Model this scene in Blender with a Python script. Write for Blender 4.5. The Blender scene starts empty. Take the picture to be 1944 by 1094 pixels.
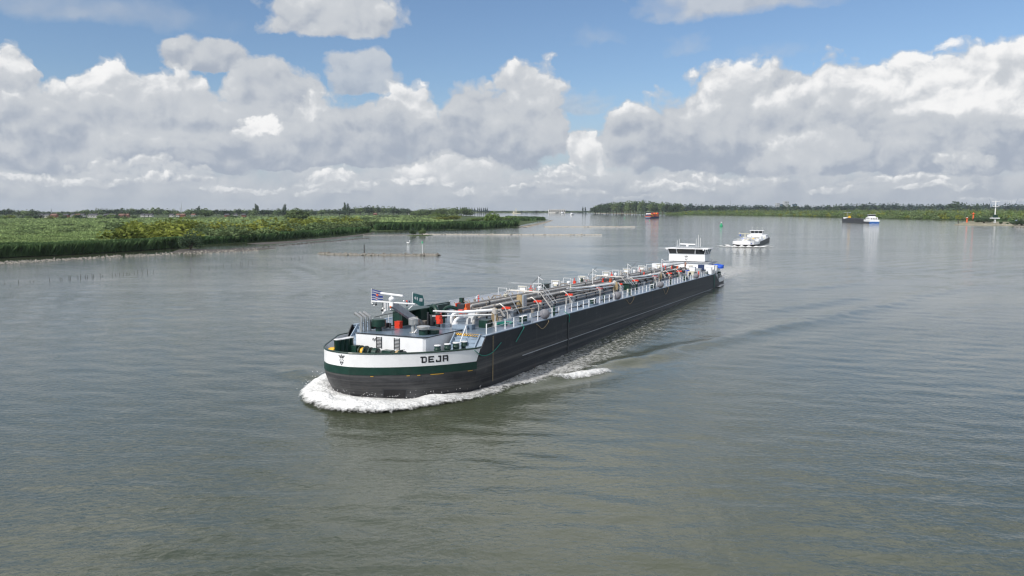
import bpy, bmesh, math, random
import numpy as np
from mathutils import Vector, Matrix
from mathutils.geometry import tessellate_polygon
R = math.radians
# ---------------------------------------------------------------- camera, sky, sun, exposure
scene = bpy.context.scene
col = scene.collection
F = 1450.0; HY = 397.0; CX, CY = 972.0, 547.0; HCAM = 17.8
PT = math.atan((CY-HY)/F)
cam_d = bpy.data.cameras.new("camera"); cam = bpy.data.objects.new("camera", cam_d); col.objects.link(cam)
cam.location = (0, 0, HCAM); cam.rotation_euler = (math.pi/2-PT, 0, 0)
cam_d.sensor_width = 36.0; cam_d.lens = 36.0*F/1944.0
cam_d.clip_start = 0.5; cam_d.clip_end = 60000
scene.camera = cam
scene.view_settings.view_transform = 'Standard'; scene.view_settings.look = 'None'
scene.view_settings.exposure = 0.0; scene.view_settings.gamma = 1.0
SUN_EL = R(40); SUN_H = Vector((-0.76, -0.65, 0)).normalized()
sun_dir = Vector((SUN_H.x*math.cos(SUN_EL), SUN_H.y*math.cos(SUN_EL), math.sin(SUN_EL)))
sd = bpy.data.lights.new("sun", 'SUN'); sd.energy = 3.9; sd.angle = R(0.5); sd.color = (1.0, 0.955, 0.89)
so = bpy.data.objects.new("sun", sd); col.objects.link(so); so.location = (0, 0, 300)
so.rotation_euler = sun_dir.to_track_quat('Z', 'Y').to_euler()

def ray(px, py):
    x = (px-CX)/F; y = (py-CY)/F
    return np.array([x, math.cos(PT)-math.sin(PT)*y, -(math.sin(PT)+math.cos(PT)*y)])
def G(px, py, z=0.0):                      # the place on the level z seen at this point of the photograph
    r = ray(px, py); t = (z-HCAM)/r[2]
    return np.array([r[0]*t, r[1]*t, z])
def UV(px, py):                            # direction as (azimuth, tan elevation)
    r = ray(px, py); return math.atan2(r[0], r[1]), r[2]/math.hypot(r[0], r[1])

W = bpy.data.worlds.new("World"); scene.world = W; W.use_nodes = True
def build_sky():
    nt = W.node_tree; N = nt.nodes; Lk = nt.links; N.clear()

    def inp(s, v):
        if isinstance(v, bpy.types.NodeSocket): Lk.new(v, s)
        elif v is not None: s.default_value = v
    def M(op, a, b=None, c=None, clamp=False):
        n = N.new('ShaderNodeMath'); n.operation = op; n.use_clamp = clamp
        inp(n.inputs[0], a); inp(n.inputs[1], b)
        if c is not None: inp(n.inputs[2], c)
        return n.outputs[0]
    def VM(op, a, b=None):
        n = N.new('ShaderNodeVectorMath'); n.operation = op
        inp(n.inputs[0], a); inp(n.inputs[1], b)
        return n.outputs['Value'] if op == 'LENGTH' else n.outputs[0]
    def SS(v, lo, hi, a=0.0, b=1.0):
        n = N.new('ShaderNodeMapRange'); n.interpolation_type = 'SMOOTHSTEP'
        inp(n.inputs[0], v); n.inputs[1].default_value = lo; n.inputs[2].default_value = hi
        n.inputs[3].default_value = a; n.inputs[4].default_value = b
        return n.outputs[0]
    def MIX(f, a, b):
        n = N.new('ShaderNodeMix'); n.data_type = 'RGBA'
        inp(n.inputs[0], f); inp(n.inputs[6], a); inp(n.inputs[7], b); return n.outputs[2]
    def noise(v, sc, det, ro=0.55, dist=0.0):
        n = N.new('ShaderNodeTexNoise'); inp(n.inputs['Vector'], v); n.inputs['Scale'].default_value = sc
        n.inputs['Detail'].default_value = det; n.inputs['Roughness'].default_value = ro
        n.inputs['Distortion'].default_value = dist; return n
    sky = N.new('ShaderNodeTexSky'); sky.sky_type = 'NISHITA'; sky.sun_disc = False
    sky.sun_elevation = SUN_EL; sky.sun_rotation = math.atan2(sun_dir.x, sun_dir.y)
    sky.altitude = 0; sky.air_density = 1.0; sky.dust_density = 0.6; sky.ozone_density = 3.0
    tc = N.new('ShaderNodeTexCoord'); sep = N.new('ShaderNodeSeparateXYZ'); Lk.new(tc.outputs['Generated'], sep.inputs[0])
    X, Y, Z = sep.outputs
    hyp = M('SQRT', M('ADD', M('MULTIPLY', X, X), M('ADD', M('MULTIPLY', Y, Y), 1e-6)))
    U = M('ARCTAN2', X, Y); V = M('DIVIDE', M('MAXIMUM', Z, 0.0), hyp)
    V = M('MINIMUM', V, 4.0)
    cmb = N.new('ShaderNodeCombineXYZ'); Lk.new(U, cmb.inputs[0]); Lk.new(V, cmb.inputs[1]); P = cmb.outputs[0]
    # billow field: coarse warp + cauliflower bumps
    wn = noise(P, 9.0, 4, 0.6); warp = VM('MULTIPLY', VM('SUBTRACT', wn.outputs['Color'], (0.5, 0.5, 0.5)), (0.055, 0.035, 0.0))
    wn2 = noise(P, 42.0, 5, 0.62); warp2 = VM('MULTIPLY', VM('SUBTRACT', wn2.outputs['Color'], (0.5, 0.5, 0.5)), (0.020, 0.016, 0.0))
    Pw = VM('ADD', VM('ADD', P, warp), warp2)
    def bill(vec, sc):
        n = N.new('ShaderNodeTexVoronoi'); n.voronoi_dimensions = '2D'; n.feature = 'F1'
        inp(n.inputs['Vector'], vec); n.inputs['Scale'].default_value = sc
        n.inputs['Detail'].default_value = 1.0; n.inputs['Roughness'].default_value = 0.45
        return n.outputs['Distance']
    def fields(vs, ns, ox, oy, ke, kf):
        st = VM('MULTIPLY', Pw, (1.0, 1.35, 1.0)); pn = VM('ADD', P, warp)
        b1 = bill(st, vs); b1o = bill(VM('ADD', st, (-ox, oy*1.2, 0.0)), vs)
        fb = noise(pn, ns, 6, 0.6).outputs['Fac']; fbo = noise(VM('ADD', pn, (-ox, oy, 0.0)), ns, 6, 0.6).outputs['Fac']
        ed = M('ADD', M('MULTIPLY', M('SUBTRACT', 0.42, b1), 0.55), M('MULTIPLY', M('SUBTRACT', fb, 0.5), 1.0))
        return ed, M('ADD', M('MULTIPLY', M('SUBTRACT', b1o, b1), ke), M('MULTIPLY', M('SUBTRACT', fb, fbo), kf))
    F_BIG = fields(22.0, 26.0, 0.008, 0.012, 0.65, 1.6)
    F_SML = fields(55.0, 60.0, 0.003, 0.005, 0.9, 2.2)
    big = noise(VM('MULTIPLY', P, (1.0, 2.2, 1.0)), 7.0, 3, 0.5).outputs['Fac']
    c = MIX(1.0, sky.outputs[0], sky.outputs[0])
    c = VM('MULTIPLY', sky.outputs[0], (0.105, 0.110, 0.117))
    # pale air near the horizon
    hz = SS(V, 0.0, 0.17, 0.85, 0.0)
    c = MIX(hz, c, (0.43, 0.50, 0.60, 1))
    bright = (0.93, 0.93, 0.93, 1); midc = (0.585, 0.615, 0.655, 1); dark = (0.385, 0.435, 0.52, 1)
    # clouds overhead and outside the frame, on a flat layer seen in perspective
    inv = M('DIVIDE', 1.0, M('ADD', V, 0.12))
    cm2 = N.new('ShaderNodeCombineXYZ')
    Lk.new(M('MULTIPLY', M('SINE', U), inv), cm2.inputs[0]); Lk.new(M('MULTIPLY', M('COSINE', U), inv), cm2.inputs[1])
    on = noise(cm2.outputs[0], 0.75, 7, 0.55, 0.3).outputs['Fac']
    over = M('MULTIPLY', SS(on, 0.43, 0.52), SS(V, 0.275, 0.33))
    oc = MIX(SS(on, 0.52, 0.74), (1.12, 1.12, 1.12, 1), (0.82, 0.84, 0.87, 1))
    c = MIX(M('MULTIPLY', over, 0.92), c, oc)
    # one node group per cloud: it lays its shade over the shade so far and lets less clear sky through
    gt = bpy.data.node_groups.new('cumulus', 'ShaderNodeTree')
    names = [('P','NodeSocketVector'),('inv','NodeSocketVector'),('shift','NodeSocketVector')]+[(q, 'NodeSocketFloat') for q in ('shade','clear','edge','edge8','light','flatk','flat0','k','alpha','hk','h0','span')]
    for n_, t_ in names: gt.interface.new_socket(n_, in_out='INPUT', socket_type=t_)
    gt.interface.new_socket('shade', in_out='OUTPUT', socket_type='NodeSocketFloat'); gt.interface.new_socket('clear', in_out='OUTPUT', socket_type='NodeSocketFloat')
    N0, L0 = N, Lk
    N = gt.nodes; Lk = gt.links
    gi = N.new('NodeGroupInput'); go = N.new('NodeGroupOutput'); I = gi.outputs
    # the tiny term only makes each cloud wait for the one behind it, which keeps the shader within its memory
    tn = N.new('ShaderNodeVectorMath'); tn.operation = 'MULTIPLY_ADD'; Lk.new(I['clear'], tn.inputs[0]); tn.inputs[1].default_value = (1e-6, 1e-6, 1e-6); Lk.new(I['P'], tn.inputs[2])
    dn = N.new('ShaderNodeVectorMath'); dn.operation = 'MULTIPLY_ADD'; Lk.new(tn.outputs[0], dn.inputs[0])
    for i_, q in ((1, 'inv'), (2, 'shift')): Lk.new(I[q], dn.inputs[i_])
    d = dn.outputs[0]; sy = N.new('ShaderNodeSeparateXYZ'); Lk.new(d, sy.inputs[0]); dy = sy.outputs[1]
    m = M('SUBTRACT', I['edge'], VM('LENGTH', d))
    m2 = M('MINIMUM', m, M('ADD', I['edge8'], M('MULTIPLY_ADD', dy, I['flatk'], I['flat0'])))
    al = M('MULTIPLY', M('MULTIPLY', m2, I['k'], clamp=True), I['alpha'])
    sh = M('MULTIPLY_ADD', I['light'], I['span'], M('MULTIPLY_ADD', dy, I['hk'], I['h0']))
    Lk.new(M('MULTIPLY_ADD', M('SUBTRACT', sh, I['shade']), al, I['shade']), go.inputs[0])
    Lk.new(M('SUBTRACT', I['clear'], M('MULTIPLY', I['clear'], al)), go.inputs[1])
    N = N0; Lk = L0
    bigt = M('MULTIPLY', M('SUBTRACT', big, 0.5), 1.3)
    FB, FS = [(M('MULTIPLY_ADD', f[0], 0.60, 1.0), M('MULTIPLY', f[0], 0.55), M('ADD', f[1], bigt)) for f in (F_BIG, F_SML)]
    def blob(c, px, ytop, ybase, hw, a=1.0, lo=0.0, hi=1.0, soft=0.10, ed=1.0, fl=None):
        shade, clear = c; f = FB if ybase-ytop > 60 else FS
        if fl is None: fl = max(0.006, (ybase-ytop)/F*0.22)
        u0, vt = UV(px, ytop); _, vb = UV(px, ybase); vc = vb + (vt-vb)*0.30; ru = hw/F; rv = vt-vc; span = hi-lo
        g = N.new('ShaderNodeGroup'); g.node_tree = gt; q = g.inputs
        Lk.new(Pw, q['P']); q['inv'].default_value = (1/ru, 1/rv, 0); q['shift'].default_value = (-u0/ru, -vc/rv, 0)
        for nm, v in (('shade', shade), ('clear', clear), ('edge', f[0]), ('edge8', f[1]), ('light', f[2])): inp(q[nm], v)
        q['flatk'].default_value = rv/fl; q['flat0'].default_value = (vc-vb)/fl; q['k'].default_value = 1/(soft*1.5); q['alpha'].default_value = a
        q['hk'].default_value = 0.62*span; q['h0'].default_value = 0.42*0.62*span+lo; q['span'].default_value = span
        return g.outputs[0], g.outputs[1]
    sky_c = c; c = (0.3, 1.0)
    for b in BANK: c = blob(c, *b)
    for b in CLOUDS: c = blob(c, *b)
    for b in LOW: c = blob(c, *b)
    shade, clear = c
    cc = MIX(SS(shade, 0.46, 1.12), MIX(SS(shade, -0.20, 0.50), dark, midc), bright)
    c = MIX(clear, cc, sky_c)
    c = MIX(SS(V, 0.0, 0.055, 0.60, 0.0), c, (0.46, 0.50, 0.555, 1))
    bg = N.new('ShaderNodeBackground'); Lk.new(c, bg.inputs[0]); bg.inputs[1].default_value = 1.0
    out = N.new('ShaderNodeOutputWorld'); Lk.new(bg.outputs[0], out.inputs[0])
SKYTINT = (0.078, 0.083, 0.092)
# cumulus, back to front: x, top, base (points of the photograph, turned into directions), half width, alpha, lo, hi, softness, edge
BANK = [(x, 268+7*math.sin(x*.013), 420, 420, .92, .02, .62, .3, .8) for x in range(-300, 2400, 500)]
CLOUDS = [
 (1130,40,85,60,.30,.5,1,.8,1.5),(1310,50,100,50,.35,.6,1,.8,1.5),(1470,75,110,90,.25,.5,1,.8,1.5),(240,-20,50,200,.25,.2,.7,.8,1.5),
 (60,-60,40,260,.45,.1,.6,.6,1.2),(640,-75,74,140,1,.15,.78,.12,.8),(1400,-75,34,200,.85,.2,.7,.4,1.2),
 (690,84,185,66,.85,.0,.60,.12,.9),(385,54,134,92,1,.0,.60,.1,.9),
 (8,66,190,48,1,.35,1.0,.08,.9),(-70,80,260,130,1,.0,.7,.1,.9),(1080,165,225,90,.5,.0,.5,.4,1.2),
 (205,104,220,62,1,.5,1.2,.08,1.0),(310,100,300,135,1,.1,.85,.1,.9),(520,94,250,105,1,.05,.62,.1,.9),(100,145,300,140,1,.15,.95,.1,.9),
 (1000,92,300,90,1,.2,.85,.09,.9),(905,145,305,100,1,.0,.68,.1,.9),(770,152,300,80,1,.35,1.0,.09,.9),(600,170,300,70,1,.3,1.0,.09,.9),
 (410,160,300,160,1,.0,.55,.1,.9),(220,185,310,190,1,-.05,.55,.1,.9),(690,175,305,110,1,-.05,.55,.1,.9),(10,170,330,140,1,-.1,.5,.12,.9),
 (492,205,300,50,1,.6,1.3,.06,1.0),(600,232,320,220,1,-.1,.45,.12,.9),(250,248,325,240,1,-.1,.5,.12,.9),(900,215,325,180,1,-.15,.45,.12,.9),
 (1115,232,312,44,1,.5,1.2,.08,1.0),(1210,182,320,80,1,.1,.85,.1,.9),(1330,140,310,115,1,.05,.85,.1,.9),(1400,80,300,80,1,.35,1.1,.09,.9),
 (1500,100,300,130,1,.1,.9,.1,.9),(1610,92,290,110,1,.3,1.0,.1,.9),(1740,76,290,130,1,.35,1.1,.1,.9),(1870,52,290,150,1,.5,1.25,.1,.9),(2020,50,300,180,1,.45,1.1,.1,.9),
 (1680,150,275,160,1,.40,1.1,.1,.9),(1560,140,260,100,1,.3,1.0,.1,.9),(1830,150,275,120,1,.5,1.2,.1,.9),
 (1370,200,330,190,1,-.15,.5,.12,.9),(1650,215,330,230,1,-.15,.5,.12,.9),(1560,235,315,90,1,.15,.8,.12,.9),(1880,212,335,210,1,-.15,.55,.12,.9),
 (-330,60,330,240,1,.0,.9,.1,.9),(2380,50,330,270,1,.1,1.0,.1,.9)]
_r = random.Random(11)
LOW = [(860,286,352,125,.95,.45,1.0,.15,1.0),(640,316,366,75,.8,.45,1.0,.15,1.0),(270,292,350,130,.7,.3,.9,.15,1.0),(1060,300,352,60,.85,.45,1.0,.15,1.0),(1125,250,330,34,.9,.5,1.1,.12,1.0),
 (1500,272,338,80,.7,.25,.8,.15,1.0),(1830,280,335,60,.7,.25,.9,.15,1.0),(1290,326,366,100,.7,.3,.9,.2,1.0)]
for k in range(18):
    t = _r.random(); yb = 345+t*40; LOW.append((-60+2060*((k*0.618) % 1), yb-24+t*13, yb, 85-45*t+_r.random()*30, .8, .45, 1.15, .2, 1.0))
build_sky()
W.cycles.sampling_method = 'MANUAL'; W.cycles.sample_map_resolution = 1024
scene.cycles.use_adaptive_sampling = True; scene.cycles.adaptive_threshold = 0.01; scene.cycles.use_denoising = True
scene.cycles.filter_width = 1.3; scene.cycles.sample_clamp_indirect = 4.0
scene.cycles.volume_bounces = 0; scene.cycles.max_bounces = 6; scene.cycles.transparent_max_bounces = 12

# ---------------------------------------------------------------- helpers
def tag(o, label=None, cat=None, group=None, kind=None):
    if label: o['label'] = label
    if cat: o['category'] = cat
    if group: o['group'] = group
    if kind: o['kind'] = kind
    return o
def thing(name, label, cat, mat=None, loc=None, group=None):
    o = bpy.data.objects.new(name, None); col.objects.link(o); o.empty_display_size = 0.5
    if mat is not None: o.matrix_world = mat
    elif loc is not None: o.location = loc
    return tag(o, label, cat, group)
def mat(name, c, rough=0.5, metal=0.0, var=0.12, scale=3.0, spec=0.5, dirt=None, dirt_amt=0.0, obj=True):
    m = bpy.data.materials.new(name); m.use_nodes = True; nt = m.node_tree; N = nt.nodes; b = N['Principled BSDF']
    b.inputs['Roughness'].default_value = rough; b.inputs['Metallic'].default_value = metal
    b.inputs['Specular IOR Level'].default_value = spec
    tc = N.new('ShaderNodeTexCoord'); n = N.new('ShaderNodeTexNoise'); n.inputs['Scale'].default_value = scale
    n.inputs['Detail'].default_value = 6; nt.links.new(tc.outputs['Object'], n.inputs['Vector'])
    r = N.new('ShaderNodeValToRGB'); r.color_ramp.elements[0].position = 0.3; r.color_ramp.elements[1].position = 0.72
    r.color_ramp.elements[0].color = (*[x*(1-var) for x in c], 1); r.color_ramp.elements[1].color = (*[min(1, x*(1+var)) for x in c], 1)
    nt.links.new(n.outputs['Fac'], r.inputs[0]); src = r.outputs[0]
    if dirt:
        n2 = N.new('ShaderNodeTexNoise'); n2.inputs['Scale'].default_value = scale*0.6; n2.inputs['Detail'].default_value = 8
        n2.inputs['Roughness'].default_value = 0.7
        nt.links.new(tc.outputs['Object'], n2.inputs['Vector'])
        mr = N.new('ShaderNodeMapRange'); mr.inputs[1].default_value = 0.52; mr.inputs[2].default_value = 0.75; mr.inputs[4].default_value = dirt_amt
        nt.links.new(n2.outputs['Fac'], mr.inputs[0]); mx = N.new('ShaderNodeMix'); mx.data_type = 'RGBA'
        nt.links.new(mr.outputs[0], mx.inputs[0]); nt.links.new(src, mx.inputs[6]); mx.inputs[7].default_value = (*dirt, 1); src = mx.outputs[2]
    nt.links.new(src, b.inputs['Base Color'])
    return m
class MB:
    def __init__(s): s.v = []; s.f = []; s.m = []
    def add(s, vs, fs, m=0):
        k = len(s.v); s.v += [tuple(map(float, a)) for a in vs]; s.f += [tuple(i+k for i in f) for f in fs]; s.m += [m]*len(fs); return s
    def quad(s, a, b, c, d, m=0): return s.add([a, b, c, d], [(0, 1, 2, 3)], m)
    def box(s, c, d, rz=0.0, m=0, rot=None):
        x, y, z = [k/2 for k in d]; vs = [Vector(q) for q in [(-x,-y,-z),(x,-y,-z),(x,y,-z),(-x,y,-z),(-x,-y,z),(x,-y,z),(x,y,z),(-x,y,z)]]
        M_ = rot if rot is not None else Matrix.Rotation(rz, 3, 'Z')
        return s.add([M_ @ q + Vector(c) for q in vs], [(0,3,2,1),(4,5,6,7),(0,1,5,4),(1,2,6,5),(2,3,7,6),(3,0,4,7)], m)
    def bb(s, x0, x1, y0, y1, z0, z1, m=0): return s.box(((x0+x1)/2, (y0+y1)/2, (z0+z1)/2), (abs(x1-x0), abs(y1-y0), abs(z1-z0)), 0, m)
    def tube(s, pts, r, n=8, m=0, caps=True):
        pts = [Vector(p) for p in pts]; rs = r if isinstance(r, (list, tuple)) else [r]*len(pts)
        rings = []; up = None
        for i, p in enumerate(pts):
            a = pts[max(i-1, 0)]; b = pts[min(i+1, len(pts)-1)]; t = (b-a).normalized()
            if up is None: up = Vector((0, 0, 1)) if abs(t.z) < 0.9 else Vector((1, 0, 0))
            u = t.cross(up).normalized(); w = u.cross(t).normalized(); up = w
            rings.append([p + (u*math.cos(q) + w*math.sin(q))*rs[i] for q in [2*math.pi*j/n for j in range(n)]])
        vs = [q for g in rings for q in g]; fs = []
        for i in range(len(pts)-1):
            for j in range(n): fs.append((i*n+j, i*n+(j+1) % n, (i+1)*n+(j+1) % n, (i+1)*n+j))
        if caps: fs += [tuple(range(n))[::-1], tuple((len(pts)-1)*n+j for j in range(n))]
        return s.add(vs, fs, m)
    def lathe(s, c, prof, n=14, m=0, axis='Z'):
        vs = []; fs = []
        for (r, h) in prof:
            for j in range(n):
                q = 2*math.pi*j/n; a, b = r*math.cos(q), r*math.sin(q)
                p = (a, b, h) if axis == 'Z' else ((h, a, b) if axis == 'X' else (b, h, a))
                vs.append((p[0]+c[0], p[1]+c[1], p[2]+c[2]))
        for i in range(len(prof)-1):
            for j in range(n): fs.append((i*n+j, i*n+(j+1) % n, (i+1)*n+(j+1) % n, (i+1)*n+j))
        fs += [tuple(range(n))[::-1], tuple((len(prof)-1)*n+j for j in range(n))]
        return s.add(vs, fs, m)
    def cyl(s, c, r, h, n=14, m=0, axis='Z'): return s.lathe(c, [(r*.94, 0), (r, .03*h), (r, .97*h), (r*.94, h)], n, m, axis)
    def sphere(s, c, r, n=14, m=0, sq=1.0): return s.lathe(c, [(max(1e-3, r*math.sin(q)), -r*sq*math.cos(q)) for q in [math.pi*i/8 for i in range(9)]], n, m)
    def prism(s, poly, z0, z1, m=0, mt=None):
        n = len(poly); vs = [(x, y, z0) for x, y in poly] + [(x, y, z1) for x, y in poly]
        s.add(vs, [(i, (i+1) % n, n+(i+1) % n, n+i) for i in range(n)], m)
        tri = tessellate_polygon([[Vector((x, y, 0)) for x, y in poly]])
        s.add([(x, y, z1) for x, y in poly], [tuple(t) for t in tri], m if mt is None else mt)
        s.add([(x, y, z0) for x, y in poly], [tuple(t)[::-1] for t in tri], m)
        return s
    def build(s, name, mats, parent=None, smooth=False, label=None, fix=True):
        me = bpy.data.meshes.new(name); me.from_pydata(s.v, [], s.f)
        mats = mats if isinstance(mats, (list, tuple)) else [mats]
        for q in mats: me.materials.append(q)
        me.polygons.foreach_set('material_index', s.m)
        if fix:
            b = bmesh.new(); b.from_mesh(me); bmesh.ops.recalc_face_normals(b, faces=b.faces); b.to_mesh(me); b.free()
        if smooth:
            me.polygons.foreach_set('use_smooth', [True]*len(me.polygons))
            try: me.set_sharp_from_angle(angle=R(38))
            except Exception: pass
        me.update(); o = bpy.data.objects.new(name, me); col.objects.link(o)
        if parent is not None: o.parent = parent
        if label: o['label'] = label
        return o
def npmesh(name, V, Q, mats, parent=None, smooth=False, attrs=None):
    V = np.asarray(V, dtype=np.float32); Q = np.asarray(Q, dtype=np.int32); k = Q.shape[1]
    me = bpy.data.meshes.new(name); me.vertices.add(len(V)); me.vertices.foreach_set('co', V.ravel())
    me.loops.add(Q.size); me.loops.foreach_set('vertex_index', Q.ravel())
    me.polygons.add(len(Q)); me.polygons.foreach_set('loop_start', np.arange(len(Q), dtype=np.int32)*k)
    me.polygons.foreach_set('loop_total', np.full(len(Q), k, dtype=np.int32))
    if smooth: me.polygons.foreach_set('use_smooth', np.ones(len(Q), dtype=bool))
    for m_ in (mats if isinstance(mats, (list, tuple)) else [mats]): me.materials.append(m_)
    if attrs:
        for a, vals in attrs.items():
            at = me.attributes.new(a, 'FLOAT', 'POINT'); at.data.foreach_set('value', np.asarray(vals, dtype=np.float32))
    me.update(calc_edges=True); me.validate()
    o = bpy.data.objects.new(name, me); col.objects.link(o)
    if parent is not None: o.parent = parent
    return o
def crom(pts, n=5):
    pts = [np.array(p, float) for p in pts]; out = []
    for i in range(len(pts)-1):
        p0 = pts[max(i-1, 0)]; p1 = pts[i]; p2 = pts[i+1]; p3 = pts[min(i+2, len(pts)-1)]
        for k in range(n):
            t = k/n; out.append(.5*((2*p1)+(-p0+p2)*t+(2*p0-5*p1+4*p2-p3)*t*t+(-p0+3*p1-3*p2+p3)*t**3))
    out.append(pts[-1]); return np.array(out)
def resample(pl, n):
    pl = np.asarray(pl, float); d = np.r_[0, np.cumsum(np.linalg.norm(np.diff(pl, axis=0), axis=1))]
    t = np.linspace(0, d[-1], n); return np.stack([np.interp(t, d, pl[:, i]) for i in range(pl.shape[1])], 1)
def vnoise(x, y, seed=0):                  # smooth value noise for numpy arrays
    rs = np.random.RandomState(seed); T = rs.rand(256, 256)
    xi = np.floor(x).astype(int); yi = np.floor(y).astype(int); fx = x-xi; fy = y-yi
    fx = fx*fx*(3-2*fx); fy = fy*fy*(3-2*fy)
    g = lambda a, b: T[a & 255, b & 255]
    return (g(xi, yi)*(1-fx)+g(xi+1, yi)*fx)*(1-fy)+(g(xi, yi+1)*(1-fx)+g(xi+1, yi+1)*fx)*fy
def fbm(x, y, o=4, seed=0):
    s = 0; a = 0.5
    for i in range(o): s = s+a*vnoise(x*2**i+17.3*i, y*2**i+9.1*i, seed+i); a *= .5
    return s/(1-0.5**o)
# ---------------------------------------------------------------- ship frame
TH = R(26.3); TRIM = 0.0201; S0 = 3.077*HCAM; HB = 1.019*HCAM/2; PCO = -1.980*HCAM
av = np.array([math.sin(TH), math.cos(TH), 0.]); pv = np.array([math.cos(TH), -math.sin(TH), 0.])
ta = math.atan(TRIM)
ux = av*math.cos(ta)-np.array([0, 0, math.sin(ta)]); uz = av*math.sin(ta)+np.array([0, 0, math.cos(ta)]); uy = -pv
SO = (PCO-HB)*pv + S0*av - 0.6*uy
SHIPM = Matrix([[ux[0], uy[0], uz[0], SO[0]], [ux[1], uy[1], uz[1], SO[1]], [ux[2], uy[2], uz[2], SO[2]], [0, 0, 0, 1]])
def SL(px, py, ax, val):                   # ship coordinates of a sight line met with a plane of the ship
    r = ray(px, py); n = (ux, uy, uz)[ax]; Cc = np.array([0, 0, HCAM]); t = (val-(Cc-SO)@n)/(r@n); P = Cc+r*t-SO
    return np.array([P@ux, P@uy, P@uz])
def W2S(p):
    q = np.asarray(p)-SO; return np.array([q@ux, q@uy, q@uz])
def S2W(s, y, z): return SO+s*ux+y*uy+z*uz
# ---------------------------------------------------------------- water
PORT_WL = [(2.1,1.6),(2.2,0.2),(2.6,-1.6),(3.6,-4.1),(5.5,-5.45),(7.5,-6.8),(9.5,-7.8),(13,-8.35),(17,-8.47),(24,-8.47)]
STB_WL = [(2.1,1.6),(2.5,3.2),(3.9,5.0),(6.5,6.7),(9.5,7.8),(13,8.3),(17,8.47),(24,8.47)]
CRESTS = [  # crest lines of the diverging waves: photo points, height, width
 ([(930,752),(1010,733),(1060,722),(1110,713),(1165,704)], .42, 1.0), ([(1090,706),(1180,690),(1240,679),(1300,668)], .42, 1.3),
 ([(1230,674),(1300,660),(1400,641)], .34, 1.5), ([(1370,646),(1450,627),(1540,608)], .28, 1.8), ([(1500,618),(1600,596),(1700,575)], .22, 2.2),
 ([(1660,583),(1760,560),(1880,538)], .18, 2.6), ([(1400,556),(1560,545),(1760,527)], .14, 3.0), ([(1450,590),(1560,574),(1700,556)], .12, 2.6),
 ([(1180,512),(1080,498),(960,488)], .16, 3.0), ([(1120,520),(1000,505),(900,497)], .15, 3.0), ([(1050,530),(940,520),(800,515)], .14, 3.0), ([(960,547),(860,545),(740,548)], .12, 2.2),
 ([(610,722),(590,712),(560,700)], .35, 1.4)]
def seg_field(Pxy, line):
    best = np.full(len(Pxy), 1e9); side = np.zeros(len(Pxy)); tt = np.zeros(len(Pxy))
    n = len(line)-1
    for i in range(n):
        a = line[i]; d = line[i+1]-a; L2 = d@d
        t = np.clip(((Pxy-a)@d)/L2, 0, 1); q = Pxy-(a+t[:, None]*d); r = np.hypot(q[:, 0], q[:, 1])
        k = r < best; best = np.where(k, r, best); side = np.where(k, np.sign(q[:, 0]*d[1]-q[:, 1]*d[0]), side); tt = np.where(k, (i+t)/n, tt)
    return best, side, tt
def water_height(x, y):
    r = np.hypot(x, y); z = np.zeros_like(x)
    rs = np.random.RandomState(5)
    for k in range(16):
        lam = 1.4*1.12**k; ang = R(100)+rs.normal()*0.55; kx, ky = math.cos(ang)*2*math.pi/lam, math.sin(ang)*2*math.pi/lam
        amp = 0.0040*lam**0.5*(1.0 if lam < 6 else 6/lam)
        fade = np.clip(1-(r*0.012-lam*0.42)/(lam*0.25), 0, 1)
        z += amp*fade*np.sin(kx*x+ky*y+rs.rand()*6.28)
    z *= 0.75+0.5*(vnoise(x/40, y/40, 3))
    P_ = np.stack([x, y], 1)
    for pts, h, w in CRESTS:
        line = np.array([G(*p)[:2] for p in pts]); lo = line.min(0)-4*w-3; hi = line.max(0)+4*w+3
        k = np.where((x > lo[0]) & (x < hi[0]) & (y > lo[1]) & (y < hi[1]))[0]
        if not len(k): continue
        d, s, t = seg_field(P_[k], line); env = np.sin(np.clip(t, 0.02, .98)*math.pi)**0.6
        jag = 0.8+0.5*vnoise(x[k]/1.6, y[k]/1.6, 9)
        ww = np.where(s > 0, w*0.9, w*1.7)
        z[k] += 1.1*h*env*jag*np.exp(-(d/ww)**2) - h*0.35*env*np.exp(-((d-2.4*w)/(1.4*w))**2)
    return z
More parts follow.
